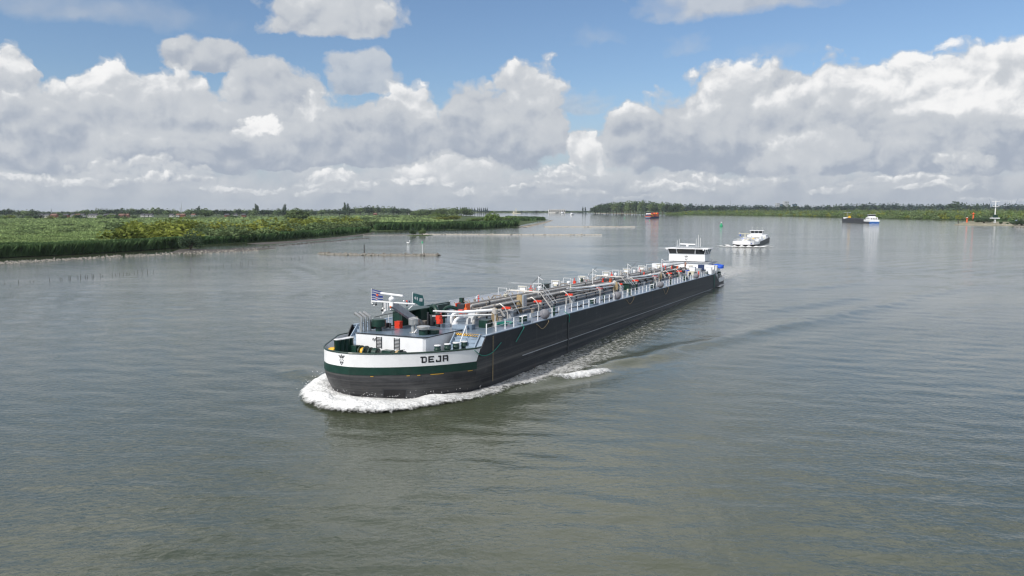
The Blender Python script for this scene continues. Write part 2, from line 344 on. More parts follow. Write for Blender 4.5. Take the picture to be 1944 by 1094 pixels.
def build_water():
    m = bpy.data.materials.new('river_water'); m.use_nodes = True; nt = m.node_tree; N = nt.nodes; Lk = nt.links
    b = N['Principled BSDF']; b.inputs['Roughness'].default_value = 0.045; b.inputs['IOR'].default_value = 1.46
    geo = N.new('ShaderNodeNewGeometry')
    def nz(scale, det, sx, sy, rough=.55, rot=0.0, dist=0.0):
        mp = N.new('ShaderNodeMapping'); mp.inputs['Scale'].default_value = (sx, sy, 1); mp.inputs['Rotation'].default_value = (0, 0, rot)
        Lk.new(geo.outputs['Position'], mp.inputs['Vector']); n = N.new('ShaderNodeTexNoise')
        n.inputs['Scale'].default_value = scale; n.inputs['Detail'].default_value = det; n.inputs['Roughness'].default_value = rough; n.inputs['Distortion'].default_value = dist
        Lk.new(mp.outputs[0], n.inputs['Vector']); return n.outputs['Fac']
    def math_(op, a, bb):
        n = N.new('ShaderNodeMath'); n.operation = op
        for i, q in enumerate((a, bb)):
            if isinstance(q, bpy.types.NodeSocket): Lk.new(q, n.inputs[i])
            else: n.inputs[i].default_value = q
        return n.outputs[0]
    murk = nz(0.03, 3, 1, 1); r = N.new('ShaderNodeValToRGB'); r.color_ramp.elements[0].position = .35; r.color_ramp.elements[1].position = .65
    r.color_ramp.elements[0].color = (0.050, 0.060, 0.038, 1); r.color_ramp.elements[1].color = (0.062, 0.071, 0.044, 1)
    Lk.new(murk, r.inputs[0]); Lk.new(r.outputs[0], b.inputs['Base Color'])
    # patches of calmer and rougher water (gusts)
    gust = nz(0.018, 4, 0.6, 1.4, .6, 0.1)
    gr = N.new('ShaderNodeMapRange'); gr.inputs[1].default_value = .35; gr.inputs[2].default_value = .65; gr.inputs[3].default_value = .55; gr.inputs[4].default_value = 1.35
    Lk.new(gust, gr.inputs[0])
    w1 = nz(2.1, 4, 0.85, 1.25, .50, R(6), .5); w2 = nz(.42, 2, .9, 1.2, .5, R(-12), .3)
    h = math_('MULTIPLY', math_('ADD', math_('MULTIPLY', w1, 0.078), math_('MULTIPLY', w2, 0.026)), gr.outputs[0])
    bp = N.new('ShaderNodeBump'); bp.inputs['Strength'].default_value = 1.0; bp.inputs['Distance'].default_value = 0.62
    Lk.new(h, bp.inputs['Height']); Lk.new(bp.outputs[0], b.inputs['Normal'])
    th = np.r_[np.linspace(-180, -44, 40)[:-1], np.linspace(-44, 44, 640), np.linspace(44, 180, 40)[1:]]
    th = np.radians(th[:-1]); rr = np.r_[0.5, 6, 14, np.geomspace(24, 8200, 860)]
    TH_, RR = np.meshgrid(th, rr); x = (RR*np.sin(TH_)).ravel(); y = (RR*np.cos(TH_)).ravel()
    z = water_height(x, y); z *= np.clip((np.hypot(x, y)-20)/6, 0, 1)*(np.abs(TH_.ravel()) < R(43.9))
    nr, nc = len(rr), len(th); i = np.arange(nr-1)[:, None]; j = np.arange(nc)[None, :]; j2 = (j+1) % nc
    Q = np.stack([i*nc+j, i*nc+j2, (i+1)*nc+j2, (i+1)*nc+j], -1).reshape(-1, 4)
    o = npmesh('water', np.stack([x, y, z], 1), Q[:, ::-1], m, smooth=True)
    tag(o, 'rippled grey-green river surface reaching to the far banks', None, None, 'structure')
build_water()
def foam_mat(name, thr=0.5, soft=.20, sc=1.9, bright=.76):
    m = bpy.data.materials.new(name); m.use_nodes = True; nt = m.node_tree; N = nt.nodes; Lk = nt.links; b = N['Principled BSDF']
    b.inputs['Base Color'].default_value = (bright, bright, bright*.98, 1); b.inputs['Roughness'].default_value = .7
    at = N.new('ShaderNodeAttribute'); at.attribute_name = 'mask'; geo = N.new('ShaderNodeNewGeometry')
    n = N.new('ShaderNodeTexNoise'); n.inputs['Scale'].default_value = sc; n.inputs['Detail'].default_value = 8; n.inputs['Roughness'].default_value = .68; n.inputs['Distortion'].default_value = .6
    Lk.new(geo.outputs['Position'], n.inputs['Vector'])
    ad = N.new('ShaderNodeMath'); ad.operation = 'ADD'; Lk.new(at.outputs['Fac'], ad.inputs[0]); Lk.new(n.outputs['Fac'], ad.inputs[1])
    mr = N.new('ShaderNodeMapRange'); mr.inputs[1].default_value = 1.0-soft; mr.inputs[2].default_value = 1.0+soft; Lk.new(ad.outputs[0], mr.inputs[0])
    Lk.new(mr.outputs[0], b.inputs['Alpha'])
    bp = N.new('ShaderNodeBump'); bp.inputs['Distance'].default_value = .20; n2 = N.new('ShaderNodeTexNoise'); n2.inputs['Scale'].default_value = 5; n2.inputs['Detail'].default_value = 6
    Lk.new(geo.outputs['Position'], n2.inputs['Vector']); Lk.new(n2.outputs['Fac'], bp.inputs['Height']); Lk.new(bp.outputs[0], b.inputs['Normal'])
    return m
FOAM = foam_mat('white_foam')
def foam_strip(name, inner, outer, n, k, hfun, mfun, label, lift=0.03):
    A_ = resample(inner, n); B_ = resample(outer, n); V = []; M_ = []
    u = np.repeat(np.linspace(0, 1, n), k); v = np.tile(np.linspace(0, 1, k), n)
    P_ = np.repeat(A_, k, 0)*(1-v[:, None])+np.repeat(B_, k, 0)*v[:, None]
    x, y = P_[:, 0], P_[:, 1]
    z = water_height(x, y)+lift+hfun(u, v, x, y); msk = mfun(u, v, x, y)
    i = np.arange(n-1)[:, None]; j = np.arange(k-1)[None, :]
    Q = np.stack([i*k+j, (i+1)*k+j, (i+1)*k+j+1, i*k+j+1], -1).reshape(-1, 4)
    o = npmesh(name, np.stack([x, y, z], 1), Q, FOAM, smooth=True, attrs={'mask': msk})
    return tag(o, label, 'foam', None, 'stuff')
def S2Wxy(p): q = S2W(p[0]+0.0, p[1], 0.0201*p[0]); return q[:2]
wl = [S2Wxy((s+.5, y*.93)) for s, y in crom(STB_WL[:6][::-1]+PORT_WL[1:], 4)]
outer = [G(*p)[:2] for p in [(640,700),(606,718),(575,736),(562,752),(572,768),(600,780),(640,788),(700,792),(760,786),(820,776),(900,764),(980,746),(1040,731),(1100,715),(1160,703)]]
outer = crom(outer, 4)
def bow_h(u, v, x, y):
    amp = np.interp(u, [0, .1, .25, .45, .6, .75, 1], [.25, .55, .75, .70, .38, .2, .08])
    prof = np.clip(np.sin(np.clip(v*1.02, 0, 1)**1.25*math.pi), 0, 1)**.7
    return amp*prof*(.40+1.05*fbm(x/1.9, y/1.9, 4, 21)) + prof*.12*(fbm(x*1.6, y*1.6, 3, 33)-.5) - .10*(v > .97)
def bow_m(u, v, x, y):
    a = np.interp(u, [0, .06, .15, .5, .62, .8, 1], [.1, .45, .78, .72, .54, .45, .38])
    e = np.clip((1-v)/.30, 0, 1)*np.interp(u, [0, .5, .62, 1], [1, 1, .9, .8])
    e2 = np.interp(v, [0, .2, .5, .8, .93, 1], [.78, .88, 1.05, .98, .75, .3])*(.82+.36*fbm(x/2.3, y/2.3, 3, 77))
    return a*e2*np.minimum(1, e+.35)*(e > 0)
foam_strip('bow_foam', wl, outer, 340, 70, bow_h, bow_m, 'white breaking bow wave foam curling around the bow of the black tanker')
def crest_foam(pts, w, label, m0=.62):
    line = crom([G(*p)[:2] for p in pts], 8); d = np.gradient(line, axis=0); d /= np.linalg.norm(d, axis=1)[:, None]; nrm = np.stack([-d[:, 1], d[:, 0]], 1)
    foam_strip('wave_foam', line+nrm*w*1.5, line-nrm*w, 160, 20, lambda u, v, x, y: .22*np.sin(v*math.pi)*fbm(x/.5, y/.5, 3, 4),
               lambda u, v, x, y: m0*np.sin(np.clip(v, 0, 1)*math.pi)**.5*np.sin(np.clip(u, .01, .99)*math.pi)**.35, label, .03)
crest_foam([(1040,724),(1075,720),(1110,714),(1164,704)], .9, 'white foam on the breaking crest trailing off the port side of the black tanker', .75)
crest_foam([(988,738),(1002,734),(1018,729)], .6, 'short patch of foam between the bow wave and the longer white crest')
def hullside(u, v, x, y): return np.zeros_like(u)
foam_strip('hull_foam', [S2Wxy((12, -8.3)), S2Wxy((60, -8.3)), S2Wxy((110, -8.3))], [S2Wxy((14, -13)), S2Wxy((55, -18)), S2Wxy((110, -16))], 300, 40, hullside,
           lambda u, v, x, y: np.interp(u, [0, .15, .3, 1], [.50, .44, .34, .22])*np.interp(v, [0, .4, .8, 1], [.9, 1.0, .85, .2]), 'thin lacy foam streaks drifting along the port side of the black tanker', .02)
foam_strip('stern_foam', [S2Wxy((133, -7)), S2Wxy((150, -9)), S2Wxy((190, -14))], [S2Wxy((138, 6)), S2Wxy((155, 8)), S2Wxy((190, 10))], 160, 60, hullside,
           lambda u, v, x, y: np.interp(u, [0, .3, 1], [.66, .52, .36])*np.sin(np.clip(v, .02, .98)*math.pi)**.4, 'pale churned wash spreading behind the stern of the black tanker', .02)
foam_strip('step_foam', [S2Wxy((121, -8.6)), S2Wxy((127, -8.2)), S2Wxy((134, -8.0))], [S2Wxy((121, -9.8)), S2Wxy((127, -9.6)), S2Wxy((134, -9.4))], 60, 16, lambda u, v, x, y: .2*np.sin(v*math.pi),
           lambda u, v, x, y: .7*np.sin(np.clip(v, .02, .98)*math.pi)**.5*(1-.6*u), 'small white splash at the step near the stern of the black tanker', .04)
def spray():
    rs = np.random.RandomState(3); b = MB(); o_ = resample(np.asarray(outer), 200); i_ = resample(np.asarray(wl), 200)
    for k in range(420):
        j = int(rs.beta(1.6, 3)*150)+4; t = rs.rand()*.8+.05; p = i_[j]*(1-t)+o_[j]*t; r = .015+.03*rs.rand()
        z = .5+abs(rs.normal())*.30
        x, y = p+rs.normal(size=2)*.25
        b.add([(x+r, y, z), (x-r, y, z), (x, y+r, z), (x, y-r, z), (x, y, z+r), (x, y, z-r)], [(0,2,4),(2,1,4),(1,3,4),(3,0,4),(2,0,5),(1,2,5),(3,1,5),(0,3,5)])
    o = b.build('spray', mat('spray_white', (.85,.85,.85), .5), fix=False); tag(o, 'fine white spray drops thrown up over the bow foam of the black tanker', 'spray', None, 'stuff')
spray()
# ---------------------------------------------------------------- materials of the vessels
M_ = {}
M_['white'] = mat('white_paint', (.80,.80,.80), .35, 0, .03, 1.2, dirt=(.50,.46,.40), dirt_amt=.22)
M_['grey'] = mat('grey_paint', (.36,.38,.40), .5, 0, .15, 2.0, dirt=(.22,.17,.13), dirt_amt=.4)
M_['pipe'] = mat('weathered_pipe', (.30,.265,.23), .42, .25, .2, 1.6, dirt=(.17,.13,.10), dirt_amt=.75)
M_['pipe2'] = mat('light_pipe', (.47,.45,.42), .4, .1, .15, 1.6, dirt=(.28,.22,.17), dirt_amt=.6)
M_['steel'] = mat('bare_steel', (.55,.54,.52), .32, .75, .1, 4.0)
M_['dkgreen'] = mat('dark_green_paint', (.007,.034,.023), .35, 0, .25, 1.5, dirt=(.05,.06,.05), dirt_amt=.4)
M_['deck'] = mat('blue_grey_deck', (.125,.170,.225), .28, 0, .15, .45, dirt=(.20,.22,.24), dirt_amt=.5)
M_['gunwale'] = mat('gunwale_paint', (.27,.34,.42), .35, 0, .15, .8, dirt=(.16,.15,.15), dirt_amt=.5)
M_['red'] = mat('orange_red_paint', (.66,.045,.018), .4, 0, .1, 3.0)
M_['orange'] = mat('orange_paint', (.75,.13,.03), .5, 0, .15, 3.0)
M_['black'] = mat('black_paint', (.012,.012,.014), .5, 0, .2, 3.0)
M_['dark'] = mat('dark_steel', (.035,.037,.042), .5, .2, .3, 2.0)
M_['yellow'] = mat('yellow_paint', (.75,.42,.03), .5, 0, .15, 3.0)
M_['glass'] = mat('dark_glass', (.015,.018,.022), .06, 0, .1, 1.0)
M_['fender'] = mat('ball_fender_skin', (.20,.20,.22), .6, 0, .25, 1.2, dirt=(.22,.12,.09), dirt_amt=.95)
M_['rope'] = mat('rope_tan', (.36,.27,.15), .9, 0, .35, 14.0)
M_['grope'] = mat('rope_green', (.02,.22,.17), .8, 0, .25, 10.0)
M_['blue'] = mat('blue_cover', (.012,.085,.52), .55, 0, .2, 1.5)
M_['navy'] = mat('navy_cloth', (.02,.04,.11), .8, 0, .3, 5.0)
M_['cream'] = mat('cream_paint', (.62,.58,.45), .5, 0, .12, 3.0)
M_['skin'] = mat('skin', (.42,.22,.15), .55, 0, .1, 6.0)
def hull_material():
    m = bpy.data.materials.new('hull_black_paint'); m.use_nodes = True; nt = m.node_tree; N = nt.nodes; Lk = nt.links; b = N['Principled BSDF']
    tc = N.new('ShaderNodeTexCoord')
    def nz(sx, sy, sz, sc, det=6, ro=.6):
        mp = N.new('ShaderNodeMapping'); mp.inputs['Scale'].default_value = (sx, sy, sz); Lk.new(tc.outputs['Object'], mp.inputs['Vector'])
        n = N.new('ShaderNodeTexNoise'); n.inputs['Scale'].default_value = sc; n.inputs['Detail'].default_value = det; n.inputs['Roughness'].default_value = ro; Lk.new(mp.outputs[0], n.inputs['Vector']); return n.outputs['Fac']
    def rmp(v, a, bb, lo=0, hi=1):
        n = N.new('ShaderNodeMapRange'); n.inputs[1].default_value = a; n.inputs[2].default_value = bb; n.inputs[3].default_value = lo; n.inputs[4].default_value = hi; Lk.new(v, n.inputs[0]); return n.outputs[0]
    def mul(a, c):
        n = N.new('ShaderNodeMath'); n.operation = 'MULTIPLY'; Lk.new(a, n.inputs[0])
        if isinstance(c, bpy.types.NodeSocket): Lk.new(c, n.inputs[1])
        else: n.inputs[1].default_value = c
        return n.outputs[0]
    def mx(f, a, c):
        n = N.new('ShaderNodeMix'); n.data_type = 'RGBA'; Lk.new(f, n.inputs[0])
        for k, q in ((6, a), (7, c)):
            if isinstance(q, bpy.types.NodeSocket): Lk.new(q, n.inputs[k])
            else: n.inputs[k].default_value = (*q, 1)
        return n.outputs[2]
    sp = N.new('ShaderNodeSeparateXYZ'); Lk.new(tc.outputs['Object'], sp.inputs[0])
    c = mx(rmp(nz(.05, .05, .5, 2.0), .3, .7), (.008,.009,.013), (.015,.016,.021))
    streak = rmp(nz(.03, .03, 3.4, 1.0, 7, .72), .46, .62); low = rmp(sp.outputs[2], 4.8, 2.8)
    c = mx(mul(mul(streak, low), .6), c, (.13,.125,.115))
    scuff = rmp(nz(.5, .5, .9, .9, 8, .75), .56, .70); c = mx(mul(scuff, .35), c, (.10,.10,.105))
    vert = rmp(nz(3.0, 3.0, .12, 1.0, 4), .60, .75); c = mx(mul(vert, .3), c, (.085,.08,.078))
    rust = rmp(nz(1.6, 1.6, .35, .55, 8, .7), .64, .72); c = mx(mul(rust, .5), c, (.13,.06,.03))
    front = rmp(sp.outputs[0], 14.0, 4.0); pale = rmp(nz(.25,.25,.8,1.2,8,.7), .3, .7); c = mx(mul(mul(front, pale), .55), c, (.135,.135,.135))
    Lk.new(c, b.inputs['Base Color']); b.inputs['Roughness'].default_value = .5; b.inputs['Specular IOR Level'].default_value = .28
    return m
M_['hull'] = hull_material()

# ---------------------------------------------------------------- the black tanker
ship = thing('tanker_barge', 'long black river tanker with white bow marked DEJA and pipes all along its deck', 'tanker', mat=SHIPM)
PA = [(0.55,0.8),(0.6,0.2),(1.2,-1.4),(2.1,-2.9),(3.0,-4.1),(4.0,-5.2),(5.3,-6.35),(6.8,-7.4),(8.0,-8.1),(8.75,-8.47)]
SA = [(0.55,0.8),(0.6,1.8),(1.0,3.2),(1.9,4.4),(3.2,5.35),(4.6,6.1),(6.3,7.0),(7.6,7.7),(8.75,8.3),(9.6,8.47)]
def off(pl, d):                            # shrink an outline inboard
    pl = np.asarray(pl, float); t = np.gradient(pl, axis=0); t /= np.linalg.norm(t, axis=1)[:, None]
    n = np.stack([-t[:, 1], t[:, 0]], 1); c = np.array([10., 0.]); s = np.sign(((c-pl)*n).sum(1)); s[s == 0] = 1
    return pl+n*s[:, None]*d
nA, nB, nC = 34, 16, 10
def half(upper, sgn, front_in, front_pts):
    a1 = resample(crom(upper, 6), nA); a2 = resample([a1[-1], (24, sgn*8.47)], nB)
    return np.r_[a1, a2[1:]]
Aport = half(PA, -1, 0, 0); Astb = half(SA, 1, 0, 0)
def wlhalf(pts, up):                       # spread the waterline points like the upper ones
    w = crom(pts, 6); d = np.r_[0, np.cumsum(np.linalg.norm(np.diff(w, axis=0), axis=1))]; du = np.r_[0, np.cumsum(np.linalg.norm(np.diff(up, axis=0), axis=1))]
    t = du/du[-1]*d[-1]; return np.stack([np.interp(t, d, w[:, i]) for i in (0, 1)], 1)
Wport = wlhalf(PORT_WL, Aport); Wstb = wlhalf(STB_WL, Astb)
STERN_A = [(121,1),(127,1),(131,.985),(134,.93),(136.6,.80),(138.2,.58),(139.0,.30),(139.2,0.0)]
STERN_W = [(121,.93),(127,.90),(131,.84),(133.5,.74),(135.3,.60),(136.3,.42),(136.9,.2),(137.0,0.0)]
sa = resample(crom(STERN_A, 4), 24); sw = resample(crom(STERN_W, 4), 24)
def loop_at(z, f):                         # f: 0 = upper outline, 1 = waterline outline ; returns closed loop port->stern->stb
    p = Aport*(1-f)+Wport*f; s = Astb*(1-f)+Wstb*f; e = sa*(1-f)+sw*f
    e = np.stack([e[:, 0], e[:, 1]*8.47], 1)
    P_ = np.r_[p, [(60, -8.47), (120.6, -8.47)], np.stack([e[:, 0], -e[:, 1]], 1), np.stack([e[:, 0], e[:, 1]], 1)[::-1][1:], [(120.6, 8.47), (60, 8.47)], s[::-1][:-1]]
    return [(x, y, z) for x, y in P_]
Z_W, Z_G, Z_K = 4.6, 3.35, 2.62
def strip(b, L1, L2, m=0, sel=None):
    n = len(L1)
    for i in range(n):
        j = (i+1) % n
        if sel and not sel(L1[i], L1[j]): continue
        b.quad(L1[i], L1[j], L2[j], L2[i], m)
isbow = lambda a, c: (a[0]+c[0])/2 < 8.76 or ((a[0]+c[0])/2 < 9.6 and a[1] > 0)
notbow = lambda a, c: not isbow(a, c)
hb = MB()
levels = [(Z_G, 0), (Z_K, .0), (2.0, .12), (1.2, .42), (0.5, .78), (0.0, 1.0), (-0.8, 1.06), (-1.8, 1.1)]
LL = [loop_at(z, f) for z, f in levels]
strip(hb, LL[0], LL[1], 0, notbow)
for i in range(1, len(LL)-1): strip(hb, LL[i], LL[i+1])
hull = hb.build('hull', M_['hull'], ship, smooth=True)
def slab(name, top, bot, mat_, th=.12, parent=ship):     # vertical plates with a thickness
    b = MB(); n = len(top)
    for i in range(n-1):
        b.quad(bot[i], bot[i+1], top[i+1], top[i])
    ti = [(x, y*(1-th/8), z) if abs(y) > 4 else (x+th, y, z) for x, y, z in top]; bi = [(x, y*(1-th/8), z) if abs(y) > 4 else (x+th, y, z) for x, y, z in bot]
    for i in range(n-1):
        b.quad(bi[i], ti[i], ti[i+1], bi[i+1]); b.quad(top[i], top[i+1], ti[i+1], ti[i])
    return b.build(name, mat_, parent)
sides = MB()
for sg, s_lo, s_hi in ((-1, 8.75, 10.7), (1, 9.7, 11.2)):
    for y0, y1 in ((8.47, 8.35),):
        q = [(s_lo, Z_G), (121.0+4.6, Z_G), (121.0, 5.5), (s_hi, 5.5)]
        for yy in (y0, y1): sides.add([(x, sg*yy, z) for x, z in q], [(0, 1, 2, 3)])
        sides.add([(x, sg*y0, z) for x, z in q]+[(x, sg*y1, z) for x, z in q], [(0, 4, 7, 3), (1, 5, 6, 2)])
sides.build('side_plating', M_['hull'], hull)
gb = MB(); g1 = loop_at(Z_G, 0); g2 = loop_at(Z_K, 0)
g1 = [(x*1.0-(.04 if x < 2 else .02), y*1.005, z) for x, y, z in g1]; g2 = [(x-(.04 if x < 2 else .02), y*1.005, z) for x, y, z in g2]
strip(gb, g1, g2, 0, isbow); gb.build('green_belt', M_['dkgreen'], ship, smooth=True)
# bow bulwark
port_top = [(x, y) for x, y in Aport[:nA]]+[(9.6, -8.47)]; stb_top = [(x, y) for x, y in Astb[:nA]]+[(10.6, 8.47)]
port_bot = [(x, y) for x, y in Aport[:nA]]+[(8.76, -8.47)]; stb_bot = [(x, y) for x, y in Astb[:nA]]+[(9.62, 8.47)]
rimtop = [(x-.02, y, Z_W) for x, y in stb_top[::-1][:-1]+port_top]; rimbot = [(x-.02, y, Z_G) for x, y in stb_bot[::-1][:-1]+port_bot]
bul = slab('bulwark', rimtop, rimbot, M_['white'], .14)
cr = MB(); cr.tube([(x, y, Z_W+.03) for x, y, z in rimtop], .085, 6); cr.build('cap_rail', M_['dkgreen'], bul)
# foredeck, tank deck, aft deck
fd = MB(); inner = [(x+.1, y*.985) for x, y in stb_top[::-1][:-1]+port_top]+[(13.0, -8.3), (13.0, 8.3)]
fd.prism(inner, 3.2, 3.42); fd.build('foredeck', M_['deck'], ship)
dk = MB(); dk.prism([(13.3,-4.6),(11.3,-4.6),(11.0,-8.36),(121.0,-8.36),(121.0,8.36),(11.4,8.36),(11.4,4.3),(13.3,4.3)], 5.2, 5.5); dk.build('tank_deck', M_['deck'], ship)
gw = MB(); gw.bb(10.8, 121, -8.36, -7.95, 5.505, 5.56); gw.bb(11.3, 121, 7.95, 8.36, 5.505, 5.56); gw.build('gunwale', M_['gunwale'], ship)
ad = MB(); ad.prism([(121,-8.3),(131,-8.2),(134,-7.7),(136.5,-6.7),(138.1,-4.8),(138.9,-2.4),(139.1,0),(138.9,2.4),(138.1,4.8),(136.5,6.7),(134,7.7),(131,8.2),(121,8.3)], 3.2, 3.5); ad.build('aft_deck', M_['deck'], ship)
e = [(x, y*8.47) for x, y in sa]
e = [(x, y) for x, y in e if x > 125.2]
tp = [(124.2, 4.55)]+[(x, 4.3) for x, y in e]
top = [(125.0, -8.47, 4.1)]+[(x, -y, 4.3) for x, y in e]+[(x, y, 4.3) for x, y in e[::-1]]+[(125.0, 8.47, 4.1)]
bot = [(125.7, -8.48, Z_G+.02)]+[(x, -y, Z_G+.02) for x, y in e]+[(x, y, Z_G+.02) for x, y in e[::-1]]+[(125.7, 8.48, Z_G+.02)]
slab('stern_bulwark', top, bot, M_['white'], .12)
# rubbing strakes, plate seam, draught mark pads
for zz, th, x0 in ((2.35, .07, 19), (1.55, .05, 24)):
    b = MB()
    for sg in (-1, 1): b.bb(x0, 119, sg*8.45, sg*8.52, zz-th/2, zz+th/2)
    b.build('rubbing_strake', M_['grey'] if zz > 2 else M_['hull'], hull)
b = MB(); b.bb(31.9, 32.35, -8.45, -8.53, .2, 5.2); b.build('seam_plate', M_['black'], hull)
b = MB(); b.bb(12.1, 12.17, -8.45, -8.50, .8, 5.4); b.build('rust_streak_bar', M_['rope'], hull)
# bow thruster opening
on = lambda f, z: None
def surf_pt(u, z, upper, lower, d=.03):      # point on the bow surface at outline fraction u and height z
    f = float(np.interp(z, [0, .5, 1.2, 2.0, 2.62], [1, .78, .42, .12, 0]))
    P_ = upper*(1-f)+lower*f; L_ = np.r_[0, np.cumsum(np.linalg.norm(np.diff(Aport, axis=0), axis=1))]; t = u
    x = np.interp(t, L_, P_[:, 0]); y = np.interp(t, L_, P_[:, 1]); x2 = np.interp(t+.05, L_, P_[:, 0]); y2 = np.interp(t+.05, L_, P_[:, 1])
    tx, ty = x2-x, y2-y; l = math.hypot(tx, ty); nx, ny = ty/l, -tx/l
    if nx*(x-10)+ny*y < 0: nx, ny = -nx, -ny
    return (x+nx*d, y+ny*d, z)
def surf_patch(b, u0, u1, z0, z1, m=0, d=.03, slant=0.0):
    n = max(1, int((u1-u0)/.25))
    for i in range(n):
        a = u0+(u1-u0)*i/n; c = u0+(u1-u0)*(i+1)/n
        b.quad(surf_pt(a, z0, Aport, Wport, d), surf_pt(c, z0, Aport, Wport, d), surf_pt(c+slant, z1, Aport, Wport, d), surf_pt(a+slant, z1, Aport, Wport, d), m)
def proj(p):
    v = np.asarray(p)-np.array([0, 0, HCAM]); f = np.array([0, math.cos(PT), -math.sin(PT)]); u_ = np.array([0, math.sin(PT), math.cos(PT)])
    zc = v@f; return CX+v[0]/zc*F, CY-v@u_/zc*F
def u_at(px, z):
    us = np.linspace(0.05, 13.5, 270); xs = [proj(S2W(*surf_pt(u, z, Aport, Wport)))[0] for u in us]; return float(np.interp(px, xs, us))
b = MB(); u0, u1 = u_at(729, .8), u_at(770, .8); surf_patch(b, u0, u1, .25, 1.15, 0, .05); b.build('thruster_opening', M_['black'], hull)
b = MB(); surf_patch(b, u0-.12, u1+.12, 1.15, 1.24, 0, .09); surf_patch(b, u1, u1+.12, .2, 1.15, 0, .09); surf_patch(b, u0-.12, u0, .2, 1.15, 0, .09); b.build('thruster_frame', M_['dark'], hull)
for u0_, u1_ in [(u_at(px, 2.5), u_at(px, 2.5)+.28) for px in (703, 772, 792)]+[(u_at(817, 2.5), u_at(842, 2.5)), (u_at(888, 2.6), u_at(897, 2.6))]:
    b = MB(); surf_patch(b, u0_, u1_, 2.49, 2.55, 0, .05); b.build('yellow_mark', M_['yellow'], hull)
# name on the bow
def letters():
    bs = [MB() for _ in range(4)]; H_ = .60; z0 = 3.66; us, ue = u_at(799, z0+.3), u_at(853.5, z0+.3); w = (ue-us)/4.0; tw = .80*w; th = .17
    def R_(k, x0, x1, y0, y1): surf_patch(bs[k], us+k*w+x0*tw, us+k*w+x1*tw, z0+y0*H_, z0+y1*H_, 0, .035)
    v = .25; h = .22
    R_(0,-.08,.8,1-h,1); R_(0,.12,.12+v,0,1-h); R_(0,.12+v,.8,0,h); R_(0,.78,.98,.12,.88)                           # D
    R_(1,0,1,1-h,1); R_(1,0,v,h,1-h); R_(1,v,.85,.40,.60); R_(1,0,1,0,h)                                            # E
    R_(2,.45,1,1-h,1); R_(2,.72,.98,h,1-h); R_(2,.05,.98,0,h); R_(2,.05,.28,h,.38)                                  # J
    R_(3,0,.98,1-h,1); R_(3,0,v,0,1-h); R_(3,.74,1,0,1-h); R_(3,v,.74,.34,.52)                                       # A
    for q in bs: q.build('letter', M_['black'], bul)
letters()
def crest(fn, S, parent):                     # a crowned bearded head in dark line work; fn maps (x, y) to a place on the surface
    b = MB()
    def pl(pts): b.add([fn(x*S, y*S) for x, y in pts], [tuple(range(len(pts)))])
    for a, l, w in ((0, .52, .13),):
        pl([(-.13,.10),(-.17,.30),(0,.62),(-.045,.36),(-.06,.14)]); pl([(.13,.10),(.06,.14),(.045,.36),(0,.62),(.17,.30)]); pl([(-.06,.12),(.06,.12),(.03,.20),(-.03,.20)])
    for sg in (-1, 1):
        pl([(sg*.12,.06),(sg*.34,.22),(sg*.30,.28),(sg*.14,.17)]); pl([(sg*.30,.26),(sg*.52,.44),(sg*.47,.47),(sg*.28,.32)]); pl([(sg*.20,.27),(sg*.36,.46),(sg*.31,.48),(sg*.16,.32)])
        pl([(sg*.05,-.06),(sg*.21,-.05),(sg*.20,0),(sg*.06,-.01)]); pl([(sg*.24,-.02),(sg*.30,-.2),(sg*.27,-.3),(sg*.21,-.16)])
        pl([(sg*.07,-.28),(sg*.23,-.38),(sg*.20,-.62),(sg*.13,-.60)]); pl([(sg*.26,-.32),(sg*.28,-.40),(sg*.22,-.52)]); pl([(sg*.02,-.12),(sg*.05,-.22),(sg*.01,-.22)])
    pl([(-.03,-.32),(.03,-.32),(.02,-.58),(-.02,-.58)]); pl([(-.1,-.68),(0,-.60),(.1,-.68),(0,-.78)])
    return b.build('crest', M_['black'], parent)
uc = u_at(648, 4.0)
def stbpt(u, z):                               # the crest sits close to the stem, maybe a little to starboard
    if u > 0.1: return surf_pt(u, z, Aport, Wport, .04)
    L_ = np.r_[0, np.cumsum(np.linalg.norm(np.diff(Astb, axis=0), axis=1))]
    return (float(np.interp(-u, L_, Astb[:, 0]))-.06, float(np.interp(-u, L_, Astb[:, 1])), z)
def px_u(px):
    us = np.linspace(-5, 3, 160); xs = [proj(S2W(*stbpt(u, 4.0)))[0] for u in us]; k = int(np.argmin(np.abs(np.array(xs)-px)+(us < -3.2)*99)); return us[k]
uc = px_u(648)
crest(lambda x, y: stbpt(uc+x*1.05, 4.03+y), .74, bul)
# ---- deckhouse on the foredeck
dh = MB(); DHP = [(6.2,3.95),(6.75,-3.6),(6.95,-3.85),(7.3,-3.95),(13.4,-4.1),(13.6,4.0)]
dh.prism(DHP, 3.42, 5.50); deckhouse = dh.build('deckhouse', M_['white'], ship)
r_ = MB(); r_.prism([(6.12,4.03),(6.68,-3.66),(6.92,-3.93),(7.3,-4.03),(13.5,-4.18),(13.5,4.08)], 5.505, 5.60, 0, 1); r_.build('roof', [M_['dark'], M_['deck']], deckhouse)
fx = lambda y: 6.2+(3.95-y)/(7.55)*.55
def on_front(b, y, z, w, h, m, d=.02): b.box((fx(y)-d/2-.003, y, z), (d, w, h), 0.073, m)
for px in (720.5, 752.5):
    y = SL(px, 650, 0, 6.45)[1]; b = MB(); on_front(b, y, 4.75, .62, 1.12, 0, .015)
    for k in range(8): on_front(b, y, 4.27+k*.138, .50, .07, 1, .05)
    for s_ in (-.29, .29): on_front(b, y+s_, 4.75, .06, 1.16, 2, .06)
    b.build('louvre', [M_['white'], M_['black'], M_['dark']], deckhouse)
b = MB()
